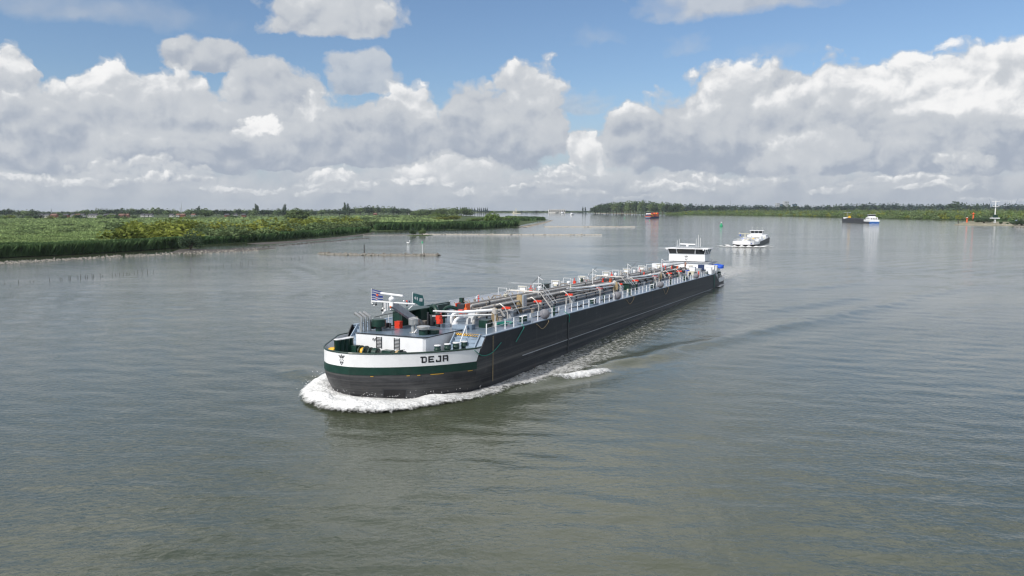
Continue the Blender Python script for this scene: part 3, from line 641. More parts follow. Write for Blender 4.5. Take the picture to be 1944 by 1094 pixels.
for dy in (-.14, .14): b.tube([(fx(2.1)-.05, 1.75+dy, 5.15), (fx(2.1)-.14, 1.75+dy, 5.05), (fx(2.1)-.10, 1.75+dy, 4.95)], .05, 6)
b.build('deck_lamp', M_['dark'], deckhouse)
# ---- exhausts, vents and gear on the deckhouse roof
for i, (s, y) in enumerate(((6.75,3.72),(7.3,3.62),(7.85,3.5))):
    b = MB(); b.tube([(s, y, 5.6), (s, y, 7.05), (s-.25, y+.62, 7.5)], .165, 12); b.add([], []); b.build('exhaust_pipe', M_['steel'], ship, smooth=True)
def vent(s, y, z, prof, m, name='vent', n=16): b = MB(); b.lathe((s, y, z), prof, n); return b.build(name, M_[m], ship, smooth=True)
vent(8.15, 2.6, 5.6, [(.32,0),(.32,.45),(.72,.5),(.74,1.15),(.66,1.22),(.1,1.24)], 'dkgreen')
b = MB(); b.box((8.3, 3.45, 6.1), (.5,.5,.7)); b.build('vent_box', M_['dkgreen'], ship)
vent(8.78, -1.2, 5.6, [(.42,0),(.42,.06),(.26,.1),(.24,.78),(.50,.84),(.52,1.42),(.44,1.50),(.30,1.52),(.1,1.62)], 'steel')
b = MB(); b.box((8.5,-1.62,5.82),(.10,.10,.45), rot=Matrix.Rotation(.7,3,'X')); b.build('vent_handle', M_['white'], ship)
vent(8.2, -2.75, 5.6, [(.42,0),(.42,.55),(.68,.58),(.70,.80),(.64,.86),(.1,.90)], 'steel'); vent(8.2, -2.75, 5.6, [(.45,0),(.45,.5),(.3,.52)], 'dkgreen', 'vent_base')
vent(9.25, -3.25, 5.6, [(.62,0),(.62,.38),(.58,.42),(.1,.43)], 'dkgreen', 'hatch')
b = MB(); b.box((10.8, 2.0, 5.95), (.55,.62,.68)); b.box((10.8,2.0,6.32),(.6,.68,.06)); b.build('red_locker', M_['red'], ship)
b = MB(); b.tube([(7.3,.35,5.6),(7.3,.35,6.0)], .03, 6); b.box((7.3,.35,6.02),(.05,.34,.04)); b.build('vent_rod', M_['dark'], ship)
b = MB()
for y in (.3,.5): b.tube([(10.6,y-.6,5.6),(10.6,y-.6,6.1),(10.9,y-.6,6.2)], .04, 6)
b.build('goose_neck', M_['gunwale'], ship)
b = MB(); b.box((13.3,3.2,6.35),(2.0,1.2,1.5)); b.box((16.2,2.5,6.35),(3.0,1.5,1.75)); b.box((14.8,2.9,7.22),(5.2,2.0,.08)); b.build('green_cabinet', M_['dkgreen'], ship)
b = MB(); b.box((10.2,3.3,5.9),(.6,.7,.5)); b.tube([(10.3,2.7,5.6),(10.3,2.7,6.15)],.12,8); b.tube([(10.7,3.1,5.8),(11.6,2.4,5.75),(12.0,3.2,5.8)],.07,6); b.build('mooring_gear', M_['dark'], ship)
b = MB(); b.box((9.6,3.75,6.1),(.35,.3,.45)); b.build('junction_box', M_['cream'], ship)
rl = MB()
for s in (9.0, 10.4, 11.8): rl.tube([(s,3.95,5.6),(s,3.95,6.75)], .035, 6)
rl.tube([(9.0,3.95,6.2),(11.8,3.95,6.2)], .02, 5); rl.build('roof_rail', M_['white'], ship)
b = MB(); b.tube([(8.9,3.7,6.85),(9.8,3.1,7.05),(11.2,2.3,7.25),(11.4,2.2,6.9),(11.2,2.1,6.4)], .035, 6); b.build('hose_arm', M_['dark'], ship)
# ---- leaning radar mast with its cross bar
mt = MB(); top_m = np.array([SL(744, 577, 1, 1.3)[0], 1.3, SL(744, 577, 1, 1.3)[2]]); bs = np.array([14.2, 1.3, 5.6])
dirm = top_m-bs; ln = np.linalg.norm(dirm); dq = Vector(dirm).to_track_quat('X', 'Z').to_matrix()
mt.box(tuple((top_m+bs)/2), (ln, .45, .62), rot=dq); mast = mt.build('radar_mast', M_['grey'], ship)
b = MB(); b.tube([(13.4,.9,5.6),(12.6,1.0,6.6)], .16, 8); b.tube([(13.4,1.7,5.6),(12.6,1.6,6.6)], .16, 8); b.cyl((14.4,1.3,5.55), .5, .5, 12); b.build('mast_ram', M_['pipe'], mast)
tx, ty, tz = top_m
b = MB(); b.box((tx, ty-.15, tz+.15), (.14, 5.3, .11)); b.box((tx+.02, ty, tz), (.4, .42, .5)); cross = b.build('cross_bar', M_['white'], mast)
b = MB(); b.lathe((tx, ty, tz+.2), [(.2,0),(.30,.12),(.34,.30),(.24,.46),(.12,.50),(.12,.62)], 14); b.build('radar_base', M_['white'], mast, smooth=True)
b = MB(); b.tube([(tx, ty+1.35, tz+1.02), (tx, ty-1.35, tz+.86)], [.11,.12], 10); b.build('radar_scanner', M_['white'], mast, smooth=True)
for dy, dz, r, mm in ((2.3,-.12,.13,'steel'), (1.9,-.16,.12,'dark'), (1.0,-.55,.16,'steel'), (.75,-.75,.15,'white'), (1.15,-.72,.12,'dark'), (.05,-.3,.12,'orange'), (.05,-.6,.13,'steel'), (-1.9,-.05,.1,'dark'), (-1.55,.38,.10,'white'), (-1.9,.38,.09,'red'), (-2.2,.38,.09,'navy'), (1.0,-1.0,.1,'white')):
    b = MB(); b.sphere((tx-.12, ty+dy, tz+dz), r, 10); b.tube([(tx, ty+dy, tz+.15), (tx-.12, ty+dy, tz+dz)], .03, 5); b.build('signal_lamp', M_[mm], cross, smooth=True)
for q in ([(tx,ty+.9,tz+.15),(tx,ty+.9,tz-.5)],[(tx,ty+.55,tz+.15),(tx,ty+.55,tz-.7)],[(tx,ty+2.5,tz-.05),(tx-.1,ty+2.1,tz-.32)],[(tx,ty-2.5,tz-.05),(tx-.1,ty-2.1,tz-.42)]): b = MB(); b.tube(q,.05,6); b.build('lamp_bracket', M_['white'], cross)
def flag(name, s, y, z0, w, h, mats_, paint, label):
    n, k = 14, 10; V = []; 
    for j in range(k+1):
        for i in range(n+1):
            a = i/n; V.append((s+.16*math.sin(a*7+j*.3)*a+.2*a, y-a*w, z0+j/k*h-.18*a*(1-.3*j/k)+.05*math.sin(a*6)))
    b = MB(); b.v = V
    for j in range(k):
        for i in range(n): b.f.append((j*(n+1)+i, j*(n+1)+i+1, (j+1)*(n+1)+i+1, (j+1)*(n+1)+i)); b.m.append(paint((i+.5)/n, (j+.5)/k))
    o = b.build(name, mats_, mast, smooth=True, fix=False, label=label)
    p = MB(); p.tube([(s, y, z0-.35), (s, y, z0+h+.12)], .03, 6); p.build('flag_staff', M_['white'], mast); return o
flagblue = mat('flag_blue', (.015,.035,.18), .8); flagwhite = mat('flag_white', (.34,.35,.38), .8); flagteal = mat('flag_teal', (.004,.055,.06), .8)
def pf(a, c):
    if .47 < a < .62 and .46 < c < .68: return 2
    if .47 < a < .60 and .20 < c < .30: return 3
    return 0 if int(c*8+.4) % 2 == 0 else 1
flag('flag', tx, ty+2.55, tz+.25, 1.2, 1.08, [flagblue, flagwhite, M_['orange'], M_['red']], pf, 'blue and white striped flag with an orange and red crest')
def pg(a, c):
    if (a-.25)**2/.008+(c-.55)**2/.022 < 1: return 1
    if .45 < a < .97 and .40 < c < .66 and int(a*22) % 2 == 0: return 1
    return 0
flag('flag', tx+.1, ty-2.45, tz+.15, 1.12, 1.02, [flagteal, flagwhite], pg, 'dark teal flag with a white round emblem and white lettering')
# ---- foredeck gear: winch, bollards, green cylinders
wz = 3.42
def winch(y0):
    b = MB(); b.box((4.6, y0-1.7, wz+.55), (.8,1.0,.9)); b.tube([(4.6,y0+1.7,wz+.55),(4.6,y0-3.4,wz+.55)], .09, 8); w_ = b.build('winch', M_['dkgreen'], ship)
    for yy, r, w, mm in ((1.45,.62,.12,'dkgreen'),(1.2,.42,.3,'yellow'),(.85,.62,.12,'dkgreen'),(.3,.52,.1,'dkgreen'),(-.3,.50,.5,'dkgreen'),(-2.5,.40,.12,'dkgreen'),(-2.9,.50,.28,'rope'),(-3.2,.55,.12,'dkgreen'),(-3.6,.46,.1,'dark')):
        c = MB(); c.cyl((4.6, y0+yy-w/2, wz+.62), r, w, 18, 0, 'Y'); c.build('winch_drum', M_[mm], w_, smooth=True)
    for yy in (1.6, -.9, -3.7):
        c = MB(); c.tube([(4.5,y0+yy,wz+.5),(4.1,y0+yy+.2,wz+1.25),(4.1,y0+yy-.3,wz+1.3)], .035, 5); c.build('winch_lever', M_['dark'], w_)
winch(SL(725, 668, 0, 4.6)[1]+1.0)
def bollard(s, y, z, r=.26, h=.9, parent=ship):
    b = MB(); b.lathe((s, y, z), [(r,0),(r,h*.62),(r*1.16,h*.66),(r*1.16,h*.72),(r,h*.76),(r,h*.93)], 14); o = b.build('bollard', M_['dkgreen'], parent, smooth=True)
    c = MB(); c.cyl((s, y, z+h*.93), r*1.12, .07, 14); c.build('bollard_cap', M_['white'], o)
    return o
for s_, y_ in ((6.9,-5.2),(8.1,-5.6),(9.2,-5.9),(10.3,-6.2)): bollard(s_, y_, wz, .30, 1.55)
for k, (px, ptop) in enumerate(((636,642),(644,641),(652.5,639.5),(660,638))):
    q = SL(px+1, ptop+3, 2, 5.35); b = MB(); b.lathe((q[0]+.3, q[1], wz), [(.33,0),(.33,1.75),(.37,1.8),(.37,1.86),(.1,1.88)], 14); o = b.build('vent_trunk', M_['dkgreen'], ship, smooth=True)
    c = MB(); c.cyl((q[0]+.3, q[1], wz+1.88), .36, .06, 14); c.build('trunk_cap', M_['white'], o)
q = SL(648, 660, 0, 3.6); b = MB(); b.box((4.4, 3.5, wz+.62), (.7,2.4,1.2)); b.build('gear_locker', M_['dkgreen'], ship)
b = MB(); b.cyl((2.9, 4.1, wz), .38, 1.1, 14); b.tube([(3.0,3.9,wz+.3),(2.6,3.9,wz+.95),(2.6,4.4,wz+.9)], .16, 8, 1); b.build('chain_stopper', [M_['yellow'], M_['yellow']], ship, smooth=True)
# ---- steps from the foredeck to the tank deck, both sides
for sg in (-1, 1):
    for k in range(6):
        b = MB(); z1 = 5.15-k*.33; s1 = 11.2-k*.33
        y0, y1 = (4.75, 7.5); b.bb(s1-.42, s1-.02, sg*y0, sg*y1, z1-.05, z1); b.bb(s1-.06, s1-.02, sg*y0, sg*y1, z1, z1+.26); b.build('step', M_['gunwale'], ship)
    for yy in (4.68, 7.56): b = MB(); b.box((10.0, sg*yy, 4.35), (3.3,.10,.35), rot=Matrix.Rotation(-.78,3,'Y')); b.build('stair_stringer', M_['gunwale'], ship)
    if sg > 0: continue
    b = MB(); b.add([(11.2,sg*7.62,5.5),(11.2,sg*8.36,5.5),(9.2,sg*8.36,3.5),(9.2,sg*7.62,3.5),(11.2,sg*7.62,3.4),(11.2,sg*8.36,3.4)], [(0,1,2,3),(0,3,4),(1,5,2),(0,4,5,1)]); b.build('sloping_plate', M_['gunwale'], ship)
b = MB(); n = 22
for k in range(n):
    y0 = -4.7-k*2.85/n; y1 = -4.7-(k+1)*2.85/n; b.add([(11.27,y0,5.52),(11.27,y1,5.52),(11.05,y1+.1,5.36),(11.05,y0+.1,5.36)], [(0,1,2,3)], k % 2); b.add([(11.27,y0,5.525),(11.27,y1,5.525),(11.5,y1-.1,5.525),(11.5,y0-.1,5.525)], [(0,1,2,3)], k % 2)
b.build('hazard_strip', [M_['yellow'], M_['black']], ship, fix=False)
b = MB(); b.tube([(9.5,-6.1,3.45),(9.5,-6.1,4.7),(11.2,-5.9,6.35),(11.3,-5.9,5.5)], .045, 6); b.build('stair_rail', M_['white'], ship)
# ---- railings
def railing(y, s0, s1, h=1.0, step=2.08, z=5.55):
    b = MB()
    for hh in (h*.97, h*.55): b.tube([(s0, y, z+hh), (s1, y, z+hh)], .022, 5)
    r = b.build('railing', M_['white'], ship); s = s0
    while s < s1:
        c = MB(); c.box((s, y, z+h/2), (.085,.085,h)); c.build('rail_post', M_['white'], r); s += step
railing(-7.85, 11.9, 121, 1.05); railing(7.9, 57, 121, 1.05, 4.2)
# ---- starboard screen wall
b = MB(); b.add([(30.5,7.10,5.5),(57,7.10,5.5),(57,7.62,6.38),(30.5,7.62,6.38),(30.5,7.18,5.5),(57,7.18,5.5),(57,7.70,6.38),(30.5,7.70,6.38)], [(0,1,2,3),(4,7,6,5),(3,2,6,7),(0,3,7,4),(1,5,6,2),(0,4,5,1)])
w_ = b.build('screen_wall', M_['white'], ship)
b = MB()
for k in range(14): b.tube([(31.5+k*1.9,7.02,5.5),(31.5+k*1.9,7.50,6.2)], .05, 4)
b.build('wall_bracket', M_['rope'], w_)
b = MB(); b.tube([(30.5,7.66,6.42),(57,7.66,6.42)], .05, 6); b.build('wall_cap', M_['white'], w_)
b = MB(); b.add([(30.4,7.5,5.4),(30.4,7.5,6.32),(21,7.5,6.32),(21,7.5,5.9),(22.5,7.5,5.4)], [(0,1,2,3,4)]); b.add([(30.4,7.62,5.4),(30.4,7.62,6.32),(21,7.62,6.32),(21,7.62,5.9),(22.5,7.62,5.4)], [(4,3,2,1,0)])
b.box((25.7,7.56,6.35),(9.4,.3,.06)); b.box((25.5,7.2,5.9),(7,.7,.8)); b.build('green_screen', M_['dkgreen'], ship)
# ---- longitudinal cargo pipes
rs = random.Random(4)
for y, z, r, m_, s0, s1 in ((-2.35,6.35,.16,'pipe',19,118),(-2.3,6.95,.13,'pipe2',21,112),(-1.55,6.75,.22,'pipe',20,121),(-.75,6.35,.18,'pipe',22,117),(.1,6.95,.17,'pipe2',23,119),(.9,6.5,.2,'pipe',21,118),(1.7,6.85,.12,'pipe2',25,116),(2.3,6.4,.16,'pipe',24,110)):
    b = MB(); b.tube([(s0-.6,y,z-.9),(s0-.5,y,z-.25),(s0,y,z),(s1,y,z),(s1+.5,y,z-.3),(s1+.6,y,z-.9)], r, 8); pi = b.build('cargo_pipe', M_[m_], ship, smooth=True)
    c = MB(); s = s0+rs.uniform(2, 6)
    while s < s1-2:
        c.cyl((s,y,z), r*1.55, .16, 10, 0, 'X'); s += rs.uniform(5.5, 11)
    c.build('pipe_flange', M_['dark' if r > .15 else 'pipe'], pi)
for k in range(25):
    s = 21.5+k*4.0; b = MB()
    b.box((s,-2.75,5.85),(.16,.16,.7)); b.box((s,2.7,5.85),(.16,.16,.7)); b.box((s,0,6.14),(.2,5.6,.14)); b.box((s,-.2,5.8),(.14,.14,.6)); b.build('pipe_support', M_['dark'], ship)
b = MB(); b.bb(20,118,-2.55,-2.15,5.95,6.02); b.bb(22,116,1.2,2.0,6.1,6.16); b.build('cable_tray', M_['dark'], ship)
for y, z, r, m_, s0, s1 in ((-1.95,7.05,.05,'pipe2',24,110),(-1.15,6.95,.06,'dark',22,115),(-.4,6.8,.05,'pipe2',30,117),(.5,7.1,.06,'pipe',24,112),(1.3,7.05,.05,'pipe2',22,118),(2.7,6.7,.07,'pipe',26,114),(3.9,5.9,.09,'pipe2',24,118),(-3.3,5.85,.08,'pipe',30,112)):
    b = MB(); b.tube([(s0,y,5.6),(s0,y,z),(s1,y,z),(s1,y,5.6)], r, 6); b.build('small_line', M_[m_], ship, smooth=True)
for k in range(90):
    s = rs.uniform(20, 119); y = rs.choice([rs.uniform(-2.6,2.8), rs.uniform(3.0,6.2), rs.uniform(3.0,6.2), rs.uniform(-5.4,-3.0)]); z = 6.9 if abs(y) < 2.8 else 5.5; w = rs.uniform(.16,.42); h = rs.uniform(.3,.95); b = MB()
    if k % 3 == 0: b.cyl((s,y,z), w*.6, h, 8); b.cyl((s,y,z+h), w*.85, .08, 8)
    elif k % 3 == 1: b.box((s,y,z+h/2),(w*1.4,w,h)); b.box((s+w,y,z+h*.4),(w*.6,w*.5,h*.5))
    else: b.tube([(s,y,z),(s,y,z+h),(s+.5,y+rs.uniform(-.4,.4),z+h+.1)], .05, 5); b.cyl((s,y,z+h*.6), .16, .06, 8)
    b.build('pipe_fitting', M_[rs.choice(['dark','pipe','pipe','pipe2','white','dark','red','dkgreen','grey','cream'])], ship)
# valves and cross lines along the trunk
for i in range(9):
    s = 24+i*10.5+rs.uniform(-1.5,1.5); b = MB(); y = -3.4
    b.tube([(s,-2.3,6.95),(s,-2.9,7.2),(s,-3.5,6.8),(s,-3.9,6.2),(s,-3.9,5.5)], .075, 7); b.build('branch_pipe', M_['pipe2'], ship, smooth=True)
    if i % 2 == 0:
        c = MB(); c.lathe((s+.9,-3.9,5.5), [(.30,0),(.30,.75),(.36,.78),(.36,.86),(.2,.9)], 12); c.build('tank_dome', M_['grey'], ship, smooth=True)
    c = MB(); c.box((s+.1,-3.75,6.75),(.26,1.0,.26)); c.cyl((s+.1,-3.35,6.6),.26,.12,10); v_ = c.build('valve', M_['red'], ship)
    d = MB(); d.tube([(s,.9,6.5),(s,1.6,7.2),(s,2.6,7.2),(s,3.4,6.2),(s,3.4,5.5)], .1, 7); d.build('branch_pipe', M_['pipe'], ship, smooth=True)
    d = MB(); d.lathe((s+2.4,-3.1,5.5), [(.14,0),(.14,.55),(.26,.6),(.26,.95),(.1,1.0)], 10); d.build('air_vent', M_['pipe2'], ship, smooth=True)
for i in range(14):
    s = 38+i*6.0+rs.uniform(-1,1); z = 7.75+rs.uniform(-.15,.1)
    b = MB(); b.tube([(s,3.0,5.5),(s,3.0,z),(s,4.3,z),(s,4.3,5.5)], .06, 6); b.tube([(s+.8,3.0,5.5),(s+.8,3.0,z-.1)], .05, 6); b.build('pipe_gantry', M_['white'], ship)
    if i % 2: c = MB(); c.box((s+.5,3.7,7.25),(.8,.9,.42)); c.build('valve_cabinet', M_['white'], ship); d = MB(); d.box((s+.5,3.7,7.50),(1.0,1.1,.08)); d.box((s+.1,3.7,6.9),(.1,.5,.3)); d.build('cabinet_lid', M_['cream'], ship)
    c = MB(); c.lathe((s+3,4.6,5.5), [(.2,0),(.2,1.1),(.34,1.15),(.34,1.45),(.1,1.5)], 10); c.build('pressure_valve', M_['white' if i % 3 else 'steel'], ship, smooth=True)
    if i % 3 == 1: c = MB(); c.box((s+2,3.2,6.9),(.3,.5,.5)); c.tube([(s+2,3.2,7.1),(s+2,3.2,7.6)],.06,6); c.build('valve', M_['red'], ship)
for s in (40.5, 62, 80.5, 104):
    b = MB(); b.tube([(s,-.6,5.5),(s,-.6,9.4)], .055, 6); b.tube([(s,-.6,9.3),(s+.1,-1.2,8.9)], .04, 5); b.build('lamp_pole', M_['white'], ship)
for s in (46, 70, 94): b = MB(); b.tube([(s,3.6,5.5),(s+.6,3.3,7.7),(s+1.8,2.3,9.1)], .035, 5); b.build('aerial', M_['dark'], ship)
# spill frames with dark hose bundle between red end plates
for s, y in ((19.2,-.9),(66,-1.7),(112,-1.4)):
    b = MB(); b.box((s,y,7.05),(1.0,.9,1.0)); h_ = b.build('hose_reel', M_['dark'], ship)
    for d_ in (-.62, .62):
        c = MB(); c.box((s,y-.0+d_*1.0,7.05),(.95,.12,1.15)); c.cyl((s-.5,y+d_*1.0,7.05),.2,.02,8,0,'X'); c.build('reel_plate', M_['orange' if d_ < 0 else 'red'], h_)
for px, py, dx in ((813,612,.0),(800,607,0)):
    pass
# pumps and bends just behind the deckhouse
def bend(pts, r, m_): b = MB(); b.tube(crom(pts, 5), r, 9); b.build('pipe_bend', M_[m_], ship, smooth=True)
bend([(15.0,-.2,5.5),(15.0,-.2,6.7),(15.4,.4,7.5),(16.2,1.3,7.4),(16.5,1.5,6.6),(16.5,1.5,5.5)], .26, 'dkgreen'); bend([(17.5,.6,5.5),(17.4,.5,6.8),(17.6,0,7.3),(18.2,-.8,7.1)], .2, 'dkgreen')
bend([(16.0,-1.4,5.5),(16.0,-1.4,6.5),(16.4,-2.0,6.95),(17.6,-3.2,6.95)], .19, 'white'); bend([(14.8,-2.5,5.5),(14.7,-2.5,6.1),(15.2,-2.7,6.5),(16.5,-3.0,6.5)], .17, 'white'); bend([(16.4,-3.9,5.5),(16.4,-3.9,6.3),(17.2,-3.9,6.9),(19.5,-2.6,6.9)], .17, 'pipe2')
b = MB(); b.tube([(14.0,-.9,5.5),(14.0,-.9,7.0)], .22, 10); b.box((14.2,-.6,6.5),(.6,.5,.8)); b.cyl((14.8,.4,5.5),.35,1.2,12); b.tube([(14.3,.6,5.5),(14.3,.6,7.0)],.12,8); b.build('pump', M_['dark'], ship, smooth=True)
for s, y, z in ((13.6,-1.3,6.2),(13.7,-1.15,6.6),(16.6,-2.2,7.0),(17.5,-3.2,6.9)):
    b = MB(); b.box((s,y,z),(.5,.5,.45)); b.cyl((s-.3,y,z),.22,.1,10,0,'X'); b.build('valve', M_['red'], ship)
b = MB(); b.cyl((14.5,-2.65,5.55),.32,.5,12); b.build('filling_cap', M_['white'], ship, smooth=True)
b = MB(); b.box((14.3,-3.6,5.72),(1.1,1.7,.42)); b.build('deck_hatch', M_['gunwale'], ship); b = MB(); b.box((14.6,-4.6,5.75),(.8,.5,.5)); b.build('deck_hatch', M_['deck'], ship)
b = MB(); b.box((16.9,-3.2,6.3),(.1,.9,1.5), rot=Matrix.Rotation(.4,3,'Y')); b.build('drip_shield', M_['grey'], ship)
b = MB(); b.bb(19.2,60,-3.1,-2.85,6.12,6.22); b.build('pipe_beam', M_['pipe2'], ship)
b = MB(); b.box((16.8,-5.2,5.9),(1.6,1.0,.8)); b.build('deck_locker', M_['dkgreen'], ship)
b = MB(); b.box((70.2,-4.0,6.1),(3.6,1.4,1.0)); b.box((70.2,-4.0,6.65),(3.9,1.7,.1)); b.build('deck_locker', M_['dkgreen'], ship)
# hose derricks lying along the deck
def derrick(s, y, tip_s, tip_y):
    b = MB(); b.lathe((s, y, 5.5), [(.32,0),(.32,.15),(.2,.25),(.2,1.5),(.3,1.55),(.3,2.0),(.1,2.1)], 12); d_ = b.build('derrick', M_['pipe2'], ship, smooth=True)
    c = MB(); c.tube([(s,y,7.35),((s+tip_s)/2,(y+tip_y)/2,7.15),(tip_s,tip_y,7.3)], [.17,.14,.08], 8); c.build('derrick_boom', M_['white'], d_, smooth=True)
    c = MB(); c.tube([(s,y,6.85),(tip_s,tip_y+.1,6.75)], [.09,.06], 6); c.build('derrick_stay', M_['white'], d_, smooth=True)
    c = MB(); c.tube([(s,y,7.2),(s+.4,y-.5,7.3),(s+.6,y-.9,6.6)], .17, 8); c.build('derrick_elbow', M_['pipe2'], d_, smooth=True)
    c = MB()
    for k in range(9): a = rs.uniform(-.3,.3); c.tube(crom([(s-.1,y-.1+a,7.55),(s-.2,y-.2+a*1.3,6.8),(s-.15,y-.15+a*1.1,5.9+rs.random()*.5),(s,y-.1+a*.6,6.7),(s-.05,y+.1+a,7.5)], 4), .05, 5)
    c.build('rope_hank', M_['rope'], d_)
derrick(17.3, -5.9, 13.4, -.6); derrick(60, -5.0, 47.5, -2.0); derrick(88, -4.6, 75, -2.4)
# gangway steps crossing the pipes
def crossing(s, sb):
    b = MB()
    for dy in (0, .9):
        b.tube([(s+dy,-5.0,5.5),(s+dy,-3.2,7.7),(s+dy,1.5,7.75),(s+dy,3.4,5.6)], .075, 6)
    b.box((s+.45,-.8,7.72),(.95,4.7,.07))
    for k in range(7): b.box((s+.45,-4.85+k*.26,5.75+k*.31),(.9,.22,.05))
    b.build('crossing_stairs', M_['pipe2'], ship)
    c = MB(); c.tube([(s-.05,-5.2,6.4),(s-.05,-3.2,8.7),(s-.05,1.5,8.75)], .04, 5); c.tube([(s+.95,-5.2,6.4),(s+.95,-3.2,8.7),(s+.95,1.5,8.75)], .04, 5); c.build('crossing_rail', M_['grey'], ship)
crossing(35.3, 0); crossing(69, 0)
b = MB(); b.box((31.5,-2.6,6.6),(1.0,.5,2.1)); b.build('control_post', M_['grey'], ship); c = MB(); c.box((31.0,-2.3,6.6),(.16,.7,2.2)); c.build('ladder', M_['rope'], ship)
b = MB(); b.tube([(29.6,-3.0,5.5),(27.4,-2.6,8.2)], .06, 6); b.build('leaning_strut', M_['white'], ship)
b = MB(); b.box((59.0,6.8,6.4),(2.2,1.2,.7)); b.box((59.0,6.8,6.8),(2.8,1.6,.08)); b.build('deck_locker', M_['dkgreen'], ship)
# deck-edge bollards on plinths, black posts
for s in (21.2, 43.5, 72.5, 97, 116):
    b = MB(); b.box((s+.1,-7.55,5.66),(2.2,.7,.22)); pl_ = b.build('bollard_plinth', M_['deck'], ship)
    for d_ in (-.45,.5): bollard(s+d_, -7.5, 5.77, .24, .62, pl_)
for s in (29.7, 47.8, 60, 84.6, 104.5): b = MB(); b.cyl((s,-7.6,5.55),.14,1.15,10); b.box((s,-7.6,6.3),(.4,.1,.1)); b.build('fairlead_post', M_['dkgreen'], ship)
for s in (74, 96.5): b = MB(); b.box((s,-7.4,6.1),(1.2,.35,.9)); b.build('life_locker', M_['dkgreen'], ship)
b = MB(); b.box((107.5,-7.65,6.3),(.3,.25,1.0)); b.build('fire_hose_box', M_['red'], ship)
b = MB(); b.cyl((16.6,-6.4,5.55),.1,1.6,8); b.cyl((16.6,-6.4,7.0),.26,.5,12); b.build('air_vent', M_['pipe2'], ship, smooth=True)
b = MB(); b.tube([(19.8,-8.0,5.7),(19.2,-8.56,5.4),(17.2,-8.58,4.1)], .045, 5); b.build('mooring_rope', M_['grope'], ship)
b = MB(); b.tube([(32.2,-7.9,5.8),(32.3,-8.58,5.4),(32.3,-8.58,4.5)], .045, 5); b.build('mooring_rope', M_['grope'], ship)
b = MB(); b.tube([(119.2,-8.55,5.4),(119.3,-8.58,2.6)], .06, 5); b.build('mooring_rope', M_['grope'], ship)
b = MB(); b.tube(crom([(8.2,-8.56,4.5),(9.8,-8.56,3.75),(11.8,-8.56,3.75),(13.8,-8.56,4.5)], 5), .04, 5); b.build('mooring_rope', M_['grope'], ship)
for s, w in ((22.5,3.4),(55,4),(76,3.5)): b = MB(); b.tube(crom([(s,-8.0,5.6),(s+.2,-8.55,5.3),(s+w/2,-8.56,4.7-rs.random()*.5),(s+w,-8.55,5.35),(s+w,-8.0,5.65)], 5), .035, 5); b.build('fender_line', M_['rope'], ship)
for s in (27, 38, 50): b = MB(); b.tube(crom([(s+i*1.1,-6.4+.45*math.sin(i*1.7+s),5.58) for i in range(8)], 4), .07, 5); b.build('deck_hose', M_['black'], ship)
b = MB(); b.tube(crom([(18.5+.9*math.sin(i*.9)+i*.2,-5.7+.7*math.cos(i*.9),5.6) for i in range(12)], 4), .08, 5); b.build('deck_hose', M_['grope'], ship)
# ---- aft house and wheelhouse
b = MB(); b.bb(123,137,-6.3,6.3,3.5,6.15); house = b.build('aft_house', M_['white'], ship)
b = MB(); b.bb(122.7,137.2,-6.6,6.6,6.16,6.28); b.build('house_roof', M_['grey'], house)
b = MB(); b.bb(127.3,136,-5.5,5.5,6.29,7.6); tr_ = b.build('upper_house', M_['white'], ship); b = MB(); b.bb(126.9,136.3,-5.8,5.8,7.61,7.72); b.build('house_roof', M_['grey'], tr_)
for k in range(4): b = MB(); b.bb(125+k*2.8,126.3+k*2.8,-6.3,-6.34,4.7,5.5); f_ = b.build('window', M_['glass'], house)
b = MB(); b.bb(122.97,123,-1.6,-.2,4.6,6.0); b.build('doorway', M_['black'], house)
WX0, WX1, WY = 128.5, 134.0, 4.75; wzb = 8.0
wyc = (SL(1270,490,0,WX0)[1]+SL(1338,490,0,WX0)[1])/2; wyh = (SL(1270,490,0,WX0)[1]-SL(1338,490,0,WX0)[1])/2
wyc = wyc*.6
zb = SL(1304,496,0,WX0)[2]; zw = SL(1304,483,0,WX0)[2]; zt = SL(1304,473,0,WX0-.5)[2]; zr = zt
wh = MB(); wh.bb(WX0,WX1,wyc-wyh,wyc+wyh,zb,zw); wheelhouse = wh.build('wheelhouse', M_['white'], ship)
b = MB(); b.bb(WX0+.6,WX1-.6,wyc-wyh+.8,wyc+wyh-.8,7.72,zb); b.build('wheelhouse_column', M_['dark'], wheelhouse)
b = MB(); b.bb(WX0-.05,WX1+.05,wyc-wyh-.05,wyc+wyh+.05,zw,zw+.12); b.build('sill', M_['grey'], wheelhouse)
